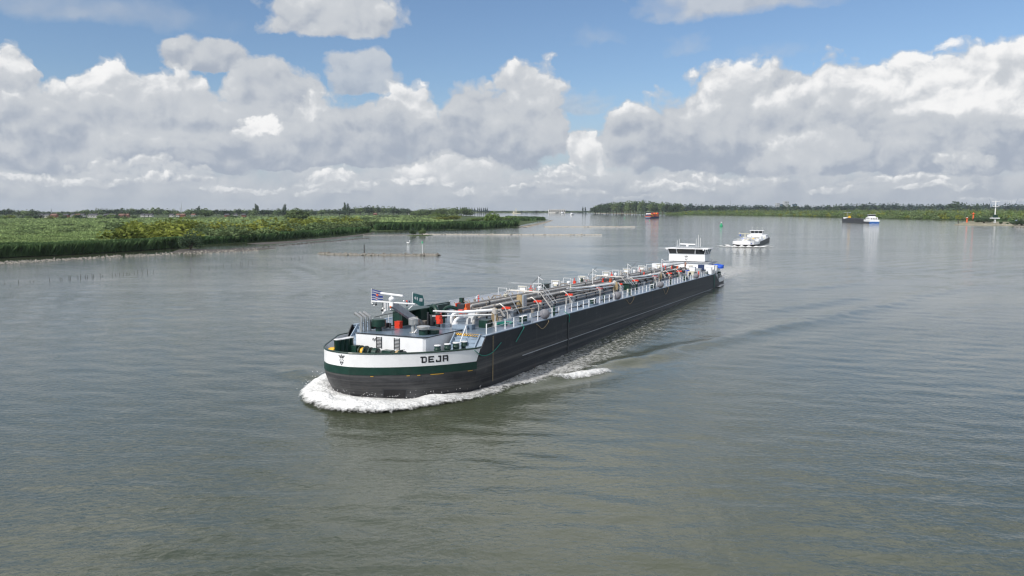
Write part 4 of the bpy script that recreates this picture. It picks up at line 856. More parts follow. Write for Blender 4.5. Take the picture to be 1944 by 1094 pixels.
# inclined windows with real frames
zw0 = zw+.12; lean = .45
c0 = [(WX0, wyc+wyh), (WX0, wyc-wyh), (WX1, wyc-wyh), (WX1, wyc+wyh)]; c1 = [(WX0-lean, wyc+wyh+lean*.6), (WX0-lean, wyc-wyh-lean*.6), (WX1+lean, wyc-wyh-lean*.6), (WX1+lean, wyc+wyh+lean*.6)]
def wl_pt(i, t, h): a = np.array(c0[i])*(1-t)+np.array(c0[(i+1) % 4])*t; d_ = np.array(c1[i])*(1-t)+np.array(c1[(i+1) % 4])*t; q = a*(1-h)+d_*h; return (q[0], q[1], zw0+(zt-zw0)*h)
for i, splits in ((0, (0, .23, .73, 1)), (1, (0, .33, .66, 1)), (2, (0, .33, .66, 1)), (3, (0, .33, .66, 1))):
    for k in range(len(splits)-1):
        a, c = splits[k]+.012, splits[k+1]-.012
        if i == 0 and k == 1: a, c = splits[k]+.012, splits[k+1]-.012
        b = MB(); b.quad(wl_pt(i,a,.04), wl_pt(i,c,.04), wl_pt(i,c,.96), wl_pt(i,a,.96)); b.build('window', M_['glass'], wheelhouse, fix=False)
    for t in splits:
        b = MB(); b.tube([wl_pt(i, min(max(t,.005),.995), 0), wl_pt(i, min(max(t,.005),.995), 1)], .09, 4); b.build('window_frame', M_['white'], wheelhouse)
b = MB(); b.bb(WX0-.9,WX1+.8,wyc-wyh-.9,wyc+wyh+.75,zt,zt+.2); rf = b.build('roof', M_['white'], wheelhouse)
b = MB(); b.bb(WX0-.6,WX0-.3,wyc+wyh+.7,wyc+wyh+2.3,zt+.02,zt+.16); b.build('roof_arm', M_['grey'], rf)
b = MB(); b.bb(WX0+.2,WX0+3.2,wyc-3.1,wyc+2.9,zt+.5,zt+.58)
for y in (-2.9,-1,1,2.7): b.tube([(WX0+.3,wyc+y,zt+.2),(WX0+.3,wyc+y,zt+.55)], .04, 5)
b.build('roof_platform', M_['grey'], rf)
b = MB(); b.tube([(WX0+.5,wyc+1.8,zt+1.15),(WX0+.5,wyc-1.8,zt+1.1)], .13, 8); b.lathe((WX0+.5,wyc,zt+.5),[(.3,0),(.32,.3),(.15,.5)],10); b.build('radar_scanner', M_['white'], rf, smooth=True)
for y, h in ((2.7,1.9),(2.2,2.1),(-1.9,2.3),(-2.4,3.2),(-2.9,2.5)): b = MB(); b.tube([(WX0+1.2,wyc+y,zt+.2),(WX0+1.2,wyc+y,zt+.2+h)], [.07,.04], 6); b.build('aerial', M_['white'], rf)
for y in (wyh+.3, -wyh+.2): b = MB(); b.cyl((WX0-.75,wyc+y,zt-.3),.16,.3,10); b.build('search_lamp', M_['white'], rf)
crest(lambda x, y: (WX0-.02, wyc+.1-x, (zb+zw)/2+y*.9+.02), 1.05, wheelhouse)
b = MB(); b.cyl((WX1-.3,wyc-wyh-.5,zb+.1),.16,.3,8); b.build('search_lamp', M_['white'], wheelhouse)
# equipment in front of the house
b = MB(); b.cyl((121.5,3.5,6.4),.35,.6,12); b.tube([(121.5,3.6,6.9),(120.5,1.0,7.5),(119.6,-1.6,7.9)], [.32,.34,.2], 10); b.build('deck_crane', M_['grey'], ship, smooth=True)
for s, y, w, h, m_ in ((119,4.6,1.2,1.5,'white'),(118.5,2.6,1.0,1.2,'white'),(121.3,5.4,1.6,1.9,'white'),(119.5,-3.6,1.3,1.5,'white'),(118.6,-5.2,1.0,1.2,'grey'),(121.5,-6.9,1.2,1.4,'white'),(123.5,-7.1,1.3,1.8,'white'),(126.5,-7.0,1.4,1.6,'white'),(117.2,-2.9,.9,.8,'blue'),(115.2,-4.3,1.4,.7,'cream')):
    b = MB(); b.box((s,y,5.5+h/2),(w,w,h)); b.box((s,y,5.5+h+.04),(w+.12,w+.12,.08)); b.build('deck_cabinet', M_[m_], ship)
for s, y in ((123.6,-2.2),(125,2.8)): b = MB(); b.cyl((s,y,6.28),.5,.75,12); b.cyl((s,y,7.03),.6,.1,12); b.build('deck_ventilator', M_['cream'], ship, smooth=True)
for sgn in (-1, 1): b = MB(); [b.tube([(s,sgn*8.1,3.5),(s,sgn*8.1,5.3 if s < 128 else 4.9)], .05, 5) for s in np.arange(125.5,136,1.5)]; b.tube([(125.5,sgn*8.1,5.3),(135,sgn*8.0,4.9)], .03, 5); b.build('stern_rail', M_['white'], ship)
b = MB(); b.cyl((134.8,-6.6,3.5),.42,1.7,12); b.cyl((134.8,-6.6,5.2),.46,.1,12); b.build('stern_capstan', M_['dkgreen'], ship); b = MB(); b.box((131.5,-7.2,3.9),(1.2,.7,.8)); b.build('deck_locker', M_['dkgreen'], ship)
b = MB(); b.box((121.8,-5.0,6.9),(.8,1.3,1.2)); b.build('canvas_locker', M_['navy'], ship)
# ---- things lying on or hanging from the tanker
def placed(name, label, cat, s, y, z, group=None, rz=0.0):
    return thing(name, label, cat, mat=SHIPM @ Matrix.Translation((s, y, z)) @ Matrix.Rotation(rz, 4, 'Z'), group=group)
fl = ['forward-most ball fender at the black tanker deck edge','brownish ball fender hanging amidships at the deck edge, second from the bow','third ball fender from the bow, just before the man in the navy shirt','grey ball fender nearest the wheelhouse at the tanker deck edge']
for lb, s, r in zip(fl, (25.9, 52.3, 76, 103.5), (.60,.60,.58,.56)):
    t = placed('ball_fender', lb, 'fender', s, -8.05, 5.56+r, 'ball fenders along the tanker rail'); b = MB(); b.sphere((0,0,0), r, 18); b.build('ball', M_['fender'], t, smooth=True)
    c = MB(); c.tube([(0,-.0,r*.95),(0,.15,r+.25)], .1, 8); c.build('eye', M_['dark'], t); d = MB(); d.tube(crom([(.2,.1,r),(1.2,.6,-.2),(2.6,.9,-r+.05),(2.2,1.3,-r+.05)], 4), .05, 5); d.build('fender_rope', M_['rope'], t)
t = placed('covered_boat', 'small tender under a bright blue tarpaulin beside the wheelhouse of the black tanker', 'boat', 131.5, -5.4, 6.35, rz=R(80))
b = MB(); prof = crom([(-3.0,.15),(-2.5,.75),(-1,.95),(1.2,.9),(2.6,.5),(3.1,.1)], 4)
ring = []; n = 8
for x, w in prof: ring.append([(x, w*math.cos(q)*1.05, max(0,.62*math.sin(q))*(1-.12*abs(math.sin(x*2.6)))+.35+.1*math.sin(x*3)) for q in [math.pi*j/n for j in range(n+1)]])
vs = [p for g in ring for p in g]; fs = [(i*(n+1)+j, i*(n+1)+j+1, (i+1)*(n+1)+j+1, (i+1)*(n+1)+j) for i in range(len(ring)-1) for j in range(n)]
b.add(vs, fs); b.add([(x, w, z) for x, w, z in [(p[0][0], p[0][1], p[0][2]) for p in ring]]+[(p[0], p[1], p[2]-.35) for p in [(g[0][0], g[0][1], g[0][2]) for g in ring]], [(i, i+1, len(ring)+i+1, len(ring)+i) for i in range(len(ring)-1)])
b.build('tarpaulin', M_['blue'], t, smooth=True)
c = MB(); c.add([(x, y*.8, 0) for x, y in prof]+[(x, -y*.8, 0) for x, y in prof[::-1]]+[(x, y*.95, .5) for x, y in prof]+[(x, -y*.95, .5) for x, y in prof[::-1]], [tuple([i, (i+1) % (2*len(prof)), 2*len(prof)+(i+1) % (2*len(prof)), 2*len(prof)+i]) for i in range(2*len(prof))]); c.build('hull', M_['grey'], t)
# ---- crew
def person(M4, label, joints, shirt, legs, head_col, sleeves, cover):
    t = thing('person', label, 'person', mat=M4)
    def skin(name, verts, edges, rad, m_, par, sub=2):
        me = bpy.data.meshes.new(name); me.from_pydata(verts, edges, []); o = bpy.data.objects.new(name, me); col.objects.link(o); o.parent = par
        me.materials.append(m_); o.modifiers.new('skin', 'SKIN'); s = o.modifiers.new('sub', 'SUBSURF'); s.levels = s.render_levels = sub
        for i, r in enumerate(rad): me.skin_vertices[0].data[i].radius = (r, r) if not isinstance(r, tuple) else r
        me.skin_vertices[0].data[0].use_root = True; return o
    J = joints; nm = list(J); idx = {k: i for i, k in enumerate(nm)}
    E_ = [('pelvis','waist'),('waist','chest'),('chest','neck'),('neck','head'),('head','crown'),('pelvis','hipL'),('hipL','kneeL'),('kneeL','ankL'),('ankL','toeL'),('pelvis','hipR'),('hipR','kneeR'),('kneeR','ankR'),('ankR','toeR'),
          ('chest','shL'),('shL','elL'),('elL','wrL'),('wrL','hnL'),('chest','shR'),('shR','elR'),('elR','wrR'),('wrR','hnR')]
    rad = dict(pelvis=(.15,.12),waist=(.14,.10),chest=(.17,.12),neck=.06,head=(.085,.10),crown=(.07,.08),hipL=.09,hipR=.09,kneeL=.062,kneeR=.062,ankL=.042,ankR=.042,toeL=.035,toeR=.035,shL=.06,shR=.06,elL=.045,elR=.045,wrL=.03,wrR=.03,hnL=.035,hnR=.035)
    skin('body', [J[k] for k in nm], [(idx[a], idx[c]) for a, c in E_], [rad[k] for k in nm], M_['skin'], t)
    def cloth(name, ks, es, grow, m_):
        skin(name, [J[k] for k in ks], [(ks.index(a), ks.index(c)) for a, c in es], [tuple(q*grow for q in (rad[k] if isinstance(rad[k], tuple) else (rad[k], rad[k]))) for k in ks], m_, t)
    if shirt: cloth('shirt', ['waist','pelvis','chest','shL','shR','elL','elR'], [('waist','pelvis'),('waist','chest'),('chest','shL'),('chest','shR'),('shL','elL'),('shR','elR')], 1.18, shirt)
    ks = ['pelvis','hipL','kneeL','hipR','kneeR']; es = [('pelvis','hipL'),('hipL','kneeL'),('pelvis','hipR'),('hipR','kneeR')]
    if legs[1] == 'long': ks += ['ankL','ankR']; es += [('kneeL','ankL'),('kneeR','ankR')]
    cloth('trousers', ks, es, 1.22, legs[0])
    hx = Vector(J['head']); h = MB(); h.sphere((hx.x, hx.y, hx.z+.05), .118, 12, 0, .95); h.build('helmet' if cover else 'hair', head_col, t, smooth=True)
    f = MB(); f.box((hx.x-.105, hx.y, hx.z-.01),(.03,.03,.05)); f.build('nose', M_['skin'], t)
    return t
stand = dict(pelvis=(0,0,.95),waist=(0,0,1.12),chest=(.01,0,1.36),neck=(0,0,1.52),head=(-.01,0,1.63),crown=(0,0,1.74),hipL=(0,-.1,.88),kneeL=(-.03,-.12,.48),ankL=(.02,-.13,.08),toeL=(-.16,-.14,.03),hipR=(0,.1,.88),kneeR=(-.02,.12,.48),ankR=(.05,.13,.08),toeR=(-.13,.15,.03),
             shL=(0,-.2,1.43),elL=(.02,-.27,1.16),wrL=(-.12,-.24,.94),hnL=(-.18,-.22,.88),shR=(0,.2,1.43),elR=(.03,.27,1.16),wrR=(-.12,.22,1.0),hnR=(-.2,.18,.98))
walk = dict(stand); walk.update(kneeL=(-.22,-.1,.52),ankL=(-.20,-.1,.09),toeL=(-.36,-.1,.05),kneeR=(.06,.1,.48),ankR=(.3,.1,.12),toeR=(.18,.1,.03),chest=(-.06,0,1.36),neck=(-.1,0,1.51),head=(-.15,0,1.61),crown=(-.15,0,1.72),wrL=(-.3,-.2,1.02),hnL=(-.37,-.18,1.0))
greyc = mat('grey_cloth', (.22,.22,.23), .9); brownc = mat('brown_cloth', (.20,.09,.05), .9); darkhair = mat('dark_hair', (.02,.015,.012), .8)
person(SHIPM @ Matrix.Translation((71.0,4.7,5.5)), 'crew member in grey shirt and orange-red helmet standing among the deck pipes', stand, greyc, (M_['navy'],'long'), M_['red'], 1, True)
person(SHIPM @ Matrix.Translation((88.5,-6.6,5.5)), 'crew member in navy shirt and shorts walking along the railing of the black tanker', walk, M_['navy'], (brownc,'short'), darkhair, 1, False)
person(SHIPM @ Matrix.Translation((123.6,-.9,6.28)), 'bare-armed crew member in brown standing on the aft house roof below the wheelhouse', stand, brownc, (brownc,'long'), darkhair, 1, False)
# ---------------------------------------------------------------- land
def land(name, px, z, m_, label, skirt=1.2, kind='structure', bump=0.0):
    pts = [G(*p)[:2] for p in px]; n = len(pts); b = MB()
    cen = np.mean(pts, 0); tri = tessellate_polygon([[Vector((x, y, 0)) for x, y in pts]])
    b.add([(x, y, z) for x, y in pts], [tuple(t) for t in tri])
    out = []
    for i in range(n):
        a = pts[i-1]; c = pts[(i+1) % n]; t = c-a; t = t/np.linalg.norm(t); out.append(np.array([t[1], -t[0]]))
    area = sum(pts[i][0]*pts[(i+1) % n][1]-pts[(i+1) % n][0]*pts[i][1] for i in range(n)); sg = 1 if area > 0 else -1
    b.add([(x, y, z) for x, y in pts]+[(p[0]+sg*o[0]*skirt, p[1]+sg*o[1]*skirt, -.5) for p, o in zip(pts, out)], [(i, (i+1) % n, n+(i+1) % n, n+i) for i in range(n)])
    o = b.build(name, m_); return tag(o, label, None, None, kind)
mg = mat('marsh_soil', (.060,.085,.035), .95, 0, .35, .03, spec=.1); mg2 = mat('meadow_grass', (.095,.12,.05), .95, 0, .3, .02, spec=.1); mud = mat('wet_mud', (.055,.047,.036), .8, 0, .35, .25); sand = mat('dry_sand', (.36,.31,.24), .9, 0, .2, .05, spec=.1)
LEFT = [(-500,540),(-160,500),(0,489.5),(120,484.5),(240,477.5),(345,470),(380,466.5),(430,463),(500,458),(600,449.5),(700,441.5),(718,438.5),(760,437.5),(860,435.5),(983,430.5),(990,427),(1000,425),(1022,420.5),(1042,418),(1025,415),(990,413),(940,412.2),(905,411.2),(870,409),(830,407),(800,404.6),(700,403),(-500,403)]
land('marsh_ground', LEFT, .30, mg, 'low green marsh ground on the left bank')
land('mudflat_ground', [(470,462.5),(500,460.5),(560,457.5),(640,450.5),(700,443),(713,441.2),(700,444.8),(640,453.2),(560,461),(500,464.2)], .06, mud, 'brown wet mudflat below the willows on the left bank', 2.5)
land('mud_bar', [(322,481),(340,474),(365,472.5),(400,474),(470,472.5),(520,470),(524,471.8),(470,477),(420,479.2),(370,480.5)], .05, mud, 'low mud bar below the lone dark bush', 2.5)
land('sandy_flat', [(700,436.5),(740,432),(800,428),(900,424),(985,424),(975,426.5),(900,428.5),(800,431.5),(740,434)], .36, sand, 'pale sandy patch in the marsh behind the far reeds', .5)
land('spit_ground', [(990,431),(1003,428),(1030,422.5),(1044,419.3),(1050,418.5),(1047,420),(1033,424),(1012,429),(1000,432)], .25, sand, 'thin stony spit at the tip of the marsh', 1)
land('far_bank_ground', [(700,402.9),(830,405.2),(905,404.7),(1000,404.4),(1128,403.9),(1128,400.6),(700,400.6)], .5, mg2, 'far river bank on the horizon')
RSH = [(1128,405.2),(1180,406.2),(1250,407.4),(1290,408.2),(1400,409.4),(1500,411),(1600,413.5),(1700,415.6),(1800,418),(1860,419.3),(1944,421.5),(2060,425),(2400,440)]
land('right_bank_ground', RSH+[(2400,400.6),(1128,400.6)], .4, mg, 'green right bank of the river')
land('beach', [(1128,405.25),(1180,406.25),(1210,406.7),(1210,406.3),(1180,405.8),(1128,404.9)], .46, sand, 'thin sandy shore below the wood on the far right bank', 1)
# ---------------------------------------------------------------- foliage
def leaf_mat(name, c1, c2, patch=.035):
    m = bpy.data.materials.new(name); m.use_nodes = True; nt = m.node_tree; N = nt.nodes; b = N['Principled BSDF']; b.inputs['Roughness'].default_value = .75; b.inputs['Specular IOR Level'].default_value = .15
    g = N.new('ShaderNodeNewGeometry'); oi = N.new('ShaderNodeObjectInfo'); ad = N.new('ShaderNodeMath'); ad.operation = 'MULTIPLY_ADD'; nt.links.new(oi.outputs['Random'], ad.inputs[0]); ad.inputs[1].default_value = .5
    md = N.new('ShaderNodeMath'); md.operation = 'MULTIPLY'; md.inputs[1].default_value = .5; nt.links.new(g.outputs['Random Per Island'], md.inputs[0]); nt.links.new(md.outputs[0], ad.inputs[2])
    r = N.new('ShaderNodeValToRGB'); r.color_ramp.elements[0].position = .1; r.color_ramp.elements[0].color = (*c1, 1); r.color_ramp.elements[1].position = .9; r.color_ramp.elements[1].color = (*c2, 1)
    nt.links.new(ad.outputs[0], r.inputs[0]); r0 = r
    pn = N.new('ShaderNodeTexNoise'); pn.inputs['Scale'].default_value = patch; pn.inputs['Detail'].default_value = 4; nt.links.new(g.outputs['Position'], pn.inputs['Vector'])
    pm = N.new('ShaderNodeMapRange'); pm.inputs[1].default_value = .35; pm.inputs[2].default_value = .68; pm.inputs[3].default_value = .62; pm.inputs[4].default_value = 1.2; nt.links.new(pn.outputs['Fac'], pm.inputs[0])
    r = N.new('ShaderNodeVectorMath'); r.operation = 'SCALE'; nt.links.new(r0.outputs[0], r.inputs[0]); nt.links.new(pm.outputs[0], r.inputs['Scale']); nt.links.new(r.outputs[0], b.inputs['Base Color'])
    tr = N.new('ShaderNodeBsdfTranslucent'); nt.links.new(r.outputs[0], tr.inputs[0]); mx = N.new('ShaderNodeMixShader'); mx.inputs[0].default_value = .25
    nt.links.new(b.outputs[0], mx.inputs[1]); nt.links.new(tr.outputs[0], mx.inputs[2]); nt.links.new(mx.outputs[0], N['Material Output'].inputs[0]); return m
LM = {'willow': leaf_mat('willow_leaf', (.10,.155,.062), (.19,.25,.105)), 'yellow': leaf_mat('yellow_scrub_leaf', (.135,.175,.030), (.255,.275,.050)), 'dark': leaf_mat('dark_leaf', (.045,.080,.042), (.090,.135,.070)),
      'fresh': leaf_mat('fresh_leaf', (.11,.18,.05), (.20,.27,.075)), 'reed': leaf_mat('reed_leaf', (.050,.100,.036), (.105,.175,.065)), 'pale': leaf_mat('pale_reed_leaf', (.19,.275,.095), (.30,.385,.155)), 'bluegreen': leaf_mat('haze_tinted_leaf', (.055,.095,.082), (.095,.145,.112))}  # bluegreen: the blue of far haze put into the leaf colour
bark = mat('bark', (.09,.07,.05), .95, 0, .3, 2.0)
def leaves(rs, P_, size):                    # one quad per leaf clump, randomly turned
    n = len(P_); a = rs.normal(size=(n, 3)); a /= np.linalg.norm(a, axis=1)[:, None]; b = np.cross(a, rs.normal(size=(n, 3))); b /= np.linalg.norm(b, axis=1)[:, None]
    s = (size*(.6+.8*rs.rand(n)))[:, None]; V = np.stack([P_-a*s-b*s*.6, P_+a*s-b*s*.6, P_+a*s*.8+b*s*.6, P_-a*s*.8+b*s*.6], 1).reshape(-1, 3)
    return V, np.arange(4*n).reshape(n, 4)
def crown_pts(rs, n, shape):                 # unit tree: height 1, radius about 0.5
    if shape == 'poplar': lobes = [(rs.normal()*.03, rs.normal()*.03, z, .105*math.sin(math.pi*min(1, .12+z*.85))+.035, .12) for z in np.linspace(.12, .93, 11)]
    elif shape == 'bush': lobes = [(.36*math.cos(q)*r, .36*math.sin(q)*r, .30+.38*rs.rand()*(1-.5*r), .20+.08*rs.rand(), .22) for q, r in [(rs.rand()*6.28, rs.rand()**.5) for _ in range(13)]]+[(0,0,.7,.24,.26)]
    elif shape == 'low': lobes = [(.42*math.cos(q)*r, .42*math.sin(q)*r, .35+.25*rs.rand(), .17+.08*rs.rand(), .26) for q, r in [(rs.rand()*6.28, rs.rand()**.5) for _ in range(12)]]
    else: lobes = [(.30*math.cos(q)*r, .30*math.sin(q)*r, .26+.54*rs.rand()*(1-.35*r), .15+.08*rs.rand(), .16) for q, r in [(rs.rand()*6.28, rs.rand()**.5) for _ in range(18)]]+[(0,0,.80,.17,.17),(0,0,.5,.25,.25)]
    P_ = []; w = np.array([l[3]**1.6 for l in lobes]); k = rs.choice(len(lobes), n, p=w/w.sum())
    d = rs.normal(size=(n, 3)); d /= np.linalg.norm(d, axis=1)[:, None]; r = (.72+.34*rs.rand(n)**.8)[:, None]; L_ = np.array(lobes)[k]
    P_ = L_[:, :3]+d*r*np.stack([L_[:, 3], L_[:, 3], L_[:, 4]], 1); P_[:, 2] = np.clip(P_[:, 2], .02, 1.05); return P_
def trunk_mb(b, shape):
    if shape in ('bush', 'low'):
        for q in range(4): b.tube([(0,0,0),(.08*math.cos(q*1.7),.08*math.sin(q*1.7),.2),(.2*math.cos(q*1.7),.2*math.sin(q*1.7),.5)], [.03,.02,.008], 5)
    elif shape == 'poplar': b.tube([(0,0,0),(0,0,.5),(0,0,.9)], [.022,.015,.004], 6)
    else:
        b.tube([(0,0,0),(.01,0,.3),(0,.02,.72)], [.034,.026,.008], 6)
        for q in range(5): b.tube([(0,0,.28+.05*q),(.12*math.cos(q*1.3),.12*math.sin(q*1.3),.42+.06*q),(.24*math.cos(q*1.3),.24*math.sin(q*1.3),.55+.05*q)], [.016,.01,.004], 5)
    return b
TM = {}
def tree_mesh(shape, kind, n, seed, both):
    key = (shape, kind, n, seed, both)
    if key in TM: return TM[key]
    rs = np.random.RandomState(seed); V, Q = leaves(rs, crown_pts(rs, n, shape), {'poplar': .020}.get(shape, .030)*math.sqrt(1800/n)**.75)
    o = npmesh('tree_crown', V, Q, [LM[kind], bark]); me = o.data
    if both:                                  # trunk inside the same mesh, for trees too far off to show it
        b = trunk_mb(MB(), shape); t = b.build('t', bark); bm = bmesh.new(); bm.from_mesh(me); k = len(bm.faces); bm.from_mesh(t.data); bm.faces.ensure_lookup_table()
        for f in bm.faces[k:]: f.material_index = 1
        bm.to_mesh(me); bm.free(); bpy.data.objects.remove(t)
    bpy.data.objects.remove(o); TM[key] = me; return me
trunks = {}
rt = random.Random(9)
def tree(px, py, wpx, hpx, shape, kind, name, label, group=None, near=False, n=None, z0=.25):
    p = G(px, py, z0); dist = math.hypot(p[0], p[1])*1.0; sc_h = hpx*p[1]/F*1.10; sc_w = wpx*p[1]/F/(.30 if shape == 'poplar' else .86)
    rz = rt.random()*6.28; seed = rt.randrange(4); n = n or (1500 if near else 420)
    if near:
        t = thing(name, label, 'tree' if shape not in ('bush', 'low') else 'bush', loc=tuple(p), group=group); t.rotation_euler = (0, 0, rz)
        c = bpy.data.objects.new('crown', tree_mesh(shape, kind, n, seed, False)); col.objects.link(c); c.parent = t; c.scale = (sc_w, sc_w, sc_h)
        if shape not in trunks: trunks[shape] = trunk_mb(MB(), shape).build('trunk', bark)
        k = trunks[shape]
        if k.parent is not None: k = k.copy(); col.objects.link(k)
        k.parent = t; k.scale = (sc_w, sc_w, sc_h); return t
    o = bpy.data.objects.new(name, tree_mesh(shape, kind, n, seed, True)); col.objects.link(o); o.location = tuple(p); o.scale = (sc_w, sc_w, sc_h); o.rotation_euler = (0, 0, rz)
    return tag(o, label, 'tree' if shape not in ('bush', 'low') else 'bush', group)
# reeds
def reeds(name, quads, n, h, kind, label, seed, wk=1.0):
    rs = np.random.RandomState(seed); pts = []
    tot = [abs((q[1][0]-q[0][0]))*max(1.0, abs(q[2][1]-q[1][1])) for q in quads]; tot = np.array(tot)/sum(tot)
    for q, w in zip(quads, tot):
        k = int(n*w)+1; u, v = rs.rand(k), rs.rand(k)
        P_ = (np.array(q[0])*(1-u)[:, None]+np.array(q[1])*u[:, None])*(1-v)[:, None]+(np.array(q[3])*(1-u)[:, None]+np.array(q[2])*u[:, None])*v[:, None]
        g = np.array([G(a, b)[:2] for a, b in P_]); pts.append(g)
    g = np.concatenate(pts); k = len(g); d = g[:, 1]
    cl = fbm(g[:, 0]/14, g[:, 1]/14, 3, seed); H = h*(.72+.5*cl+.18*rs.rand(k)); w = (.10+.0011*d)*(.6+.8*rs.rand(k))*wk
    a = rs.rand(k)*math.pi; dx, dy = np.cos(a)*w, np.sin(a)*w; lx, ly = rs.normal(size=k)*.30*H+.1, rs.normal(size=k)*.30*H
    x, y = g[:, 0], g[:, 1]; z = np.full(k, .25)
    V = np.stack([np.stack([x-dx, y-dy, z], 1), np.stack([x+dx, y+dy, z], 1), np.stack([x+dx*.75+lx, y+dy*.75+ly, z+H*.93], 1), np.stack([x-dx*.55+lx, y-dy*.55+ly, z+H], 1)], 1).reshape(-1, 3)
    o = npmesh(name, V, np.arange(4*k).reshape(k, 4), LM[kind]); return tag(o, label, 'reeds', None, 'stuff')
def q4(top, bot):                             # strips between a near line and a far line given at the same x
    return [(bot[i], bot[i+1], top[i+1], top[i]) for i in range(len(bot)-1)]
near_edge = [(-220,505.5),(-120,498.5),(0,489.8),(120,484.8),(240,477.9),(345,470.3)]
reeds('reed_bed', q4([(x, y-3.5) for x, y in near_edge], near_edge), 15000, 4.1, 'reed', 'dense reed edge in shade-darkened green along the water on the left bank', 1)  # shade on the reed face put into a darker leaf colour
reeds('reed_bed', q4([(-220,470),(-120,464),(0,458),(120,454),(240,451),(345,452)], [(x, y-3) for x, y in near_edge]), 16000, 3.6, 'pale', 'reed bed with sunlit tops coloured pale behind the shaded reed edge at far left', 2)  # sun on the reed tops put into a paler leaf colour
reeds('reed_bed', q4([(-220,418),(0,417),(200,417),(400,415),(600,412),(860,409.5)], [(-220,470),(0,460),(200,452),(400,440),(600,428),(860,423)]), 24000, 2.8, 'pale', 'wide light green reed marsh stretching to the far houses', 3)
reeds('reed_bed', q4([(375,462),(430,459),(500,454.5),(600,446.5),(700,439)], [(375,466.5),(430,463),(500,458.2),(600,449.7),(705,441)]), 6000, 3.4, 'reed', 'strip of green reeds at the foot of the yellow-green scrub', 4)
reeds('reed_bed', q4([(715,434),(800,433),(900,431),(980,427.5)], [(715,438.3),(800,436.8),(900,434.5),(983,430.3)]), 7000, 5.0, 'reed', 'dark reed belt along the inlet left of the stony spit', 5)
reeds('reed_bed', q4([(960,413.5),(1000,414.5),(1030,416.2)], [(975,420),(1005,420),(1036,418)]), 1500, 3.6, 'reed', 'low reeds on the tip of the marsh by the spit', 6)
reeds('reed_bed', q4([(1500,408),(1600,410),(1700,412),(1800,414.5),(1944,417.5),(2060,421)], [(1500,410.8),(1600,413.2),(1700,415.3),(1800,417.6),(1944,421),(2060,424.6)]), 9000, 3.6, 'reed', 'green reeds along the water on the right bank', 7)
reeds('grass_tufts', q4([(700,430),(800,427),(900,421),(980,419)], [(700,436),(800,432),(900,429),(980,426)]), 1200, .9, 'fresh', 'scattered low tufts on the pale sandy patch', 8, 1.3)
# scrub on the left marsh
ysh = lambda x: float(np.interp(x, [0,120,240,345,430,500,600,700,716,800,983], [489,484,477,469.5,462,457,448.5,440.5,437,436,430]))
gY = 'yellow-green scrub bushes on the left marsh'; gW = 'grey-green willow bushes on the left marsh'
def bushes(lst, shape, kind, name, label, group, near):
    for px, py, w, h in lst: tree(px, py, w, h, shape, kind, name, label, group, near)
ys = []; ws = []; rb = random.Random(21)
for k in range(64):
    x = rb.uniform(225, 715); s = ysh(x); y = s-rb.uniform(4, 20 if x > 400 else 34); ys.append((x, y, rb.uniform(28, 56)*(y-397)/50, rb.uniform(17, 31)*(y-397)/50))
for k in range(60):
    x = rb.uniform(375, 720); s = ysh(x); y = s-rb.uniform(1.5, 9); ws.append((x, y, rb.uniform(26, 50)*(y-397)/55, rb.uniform(17, 31)*(y-397)/55))
for k in range(26):
    x = rb.uniform(-20, 380); y = rb.uniform(424, 452); ws.append((x, y, rb.uniform(26, 52)*(y-397)/50, rb.uniform(10, 18)*(y-397)/50))
for k in range(30):
    x = rb.uniform(300, 860); y = rb.uniform(413, 424); ws.append((x, y, rb.uniform(14, 30), rb.uniform(5, 8)))
bushes(ys, 'bush', 'yellow', 'scrub_bush', 'rounded yellow-green bush in the scrub of the left marsh', gY, False)
bushes(ws, 'bush', 'willow', 'willow_bush', 'grey-green willow bush in the left marsh', gW, False)
for px, py, w, h, sh, kd, lb in ((362,473.5,36,33,'bush','dark','dark lone bush leaning over the mud at the end of the near reed edge'),(340,452,84,38,'bush','yellow','largest yellow-green bush, rising above the middle of the left marsh scrub'),(224,443,42,24,'bush','willow','grey-green round bush left of the large yellow-green scrub'),
    (934,428,30,25,'round','fresh','lone bright green tree near the tip of the marsh'),(564,424,46,27,'round','willow','broad grey-green willow standing above the scrub left of centre'),(391,414.5,26,18,'round','willow','round green tree at the far edge of the marsh, left of the first poplar'),
    (784,447,13,15,'bush','dark','left one of two small bushes on the tiny islet'),(802,446.5,13,13,'bush','willow','right one of two small bushes on the tiny islet'),(848,420,40,11,'low','yellow','low yellow-green bush on the inner side of the sandy patch'),(905,421,36,9,'low','fresh','low green bush just left of the lone bright green tree'),
    (965,419,44,9,'low','fresh','low green bush just right of the lone bright green tree'),(830,416,30,12,'bush','fresh','fresh green bush in front of the grey willow wood')):
    tree(px, py, w, h, sh, kd, 'tree' if sh == 'round' else 'bush', lb, None, True, 1700)
land('islet_ground', [(772,447.4),(800,446.2),(822,446.6),(812,448.2),(785,448.6)], .12, mg, 'tiny green islet with two bushes', .6)
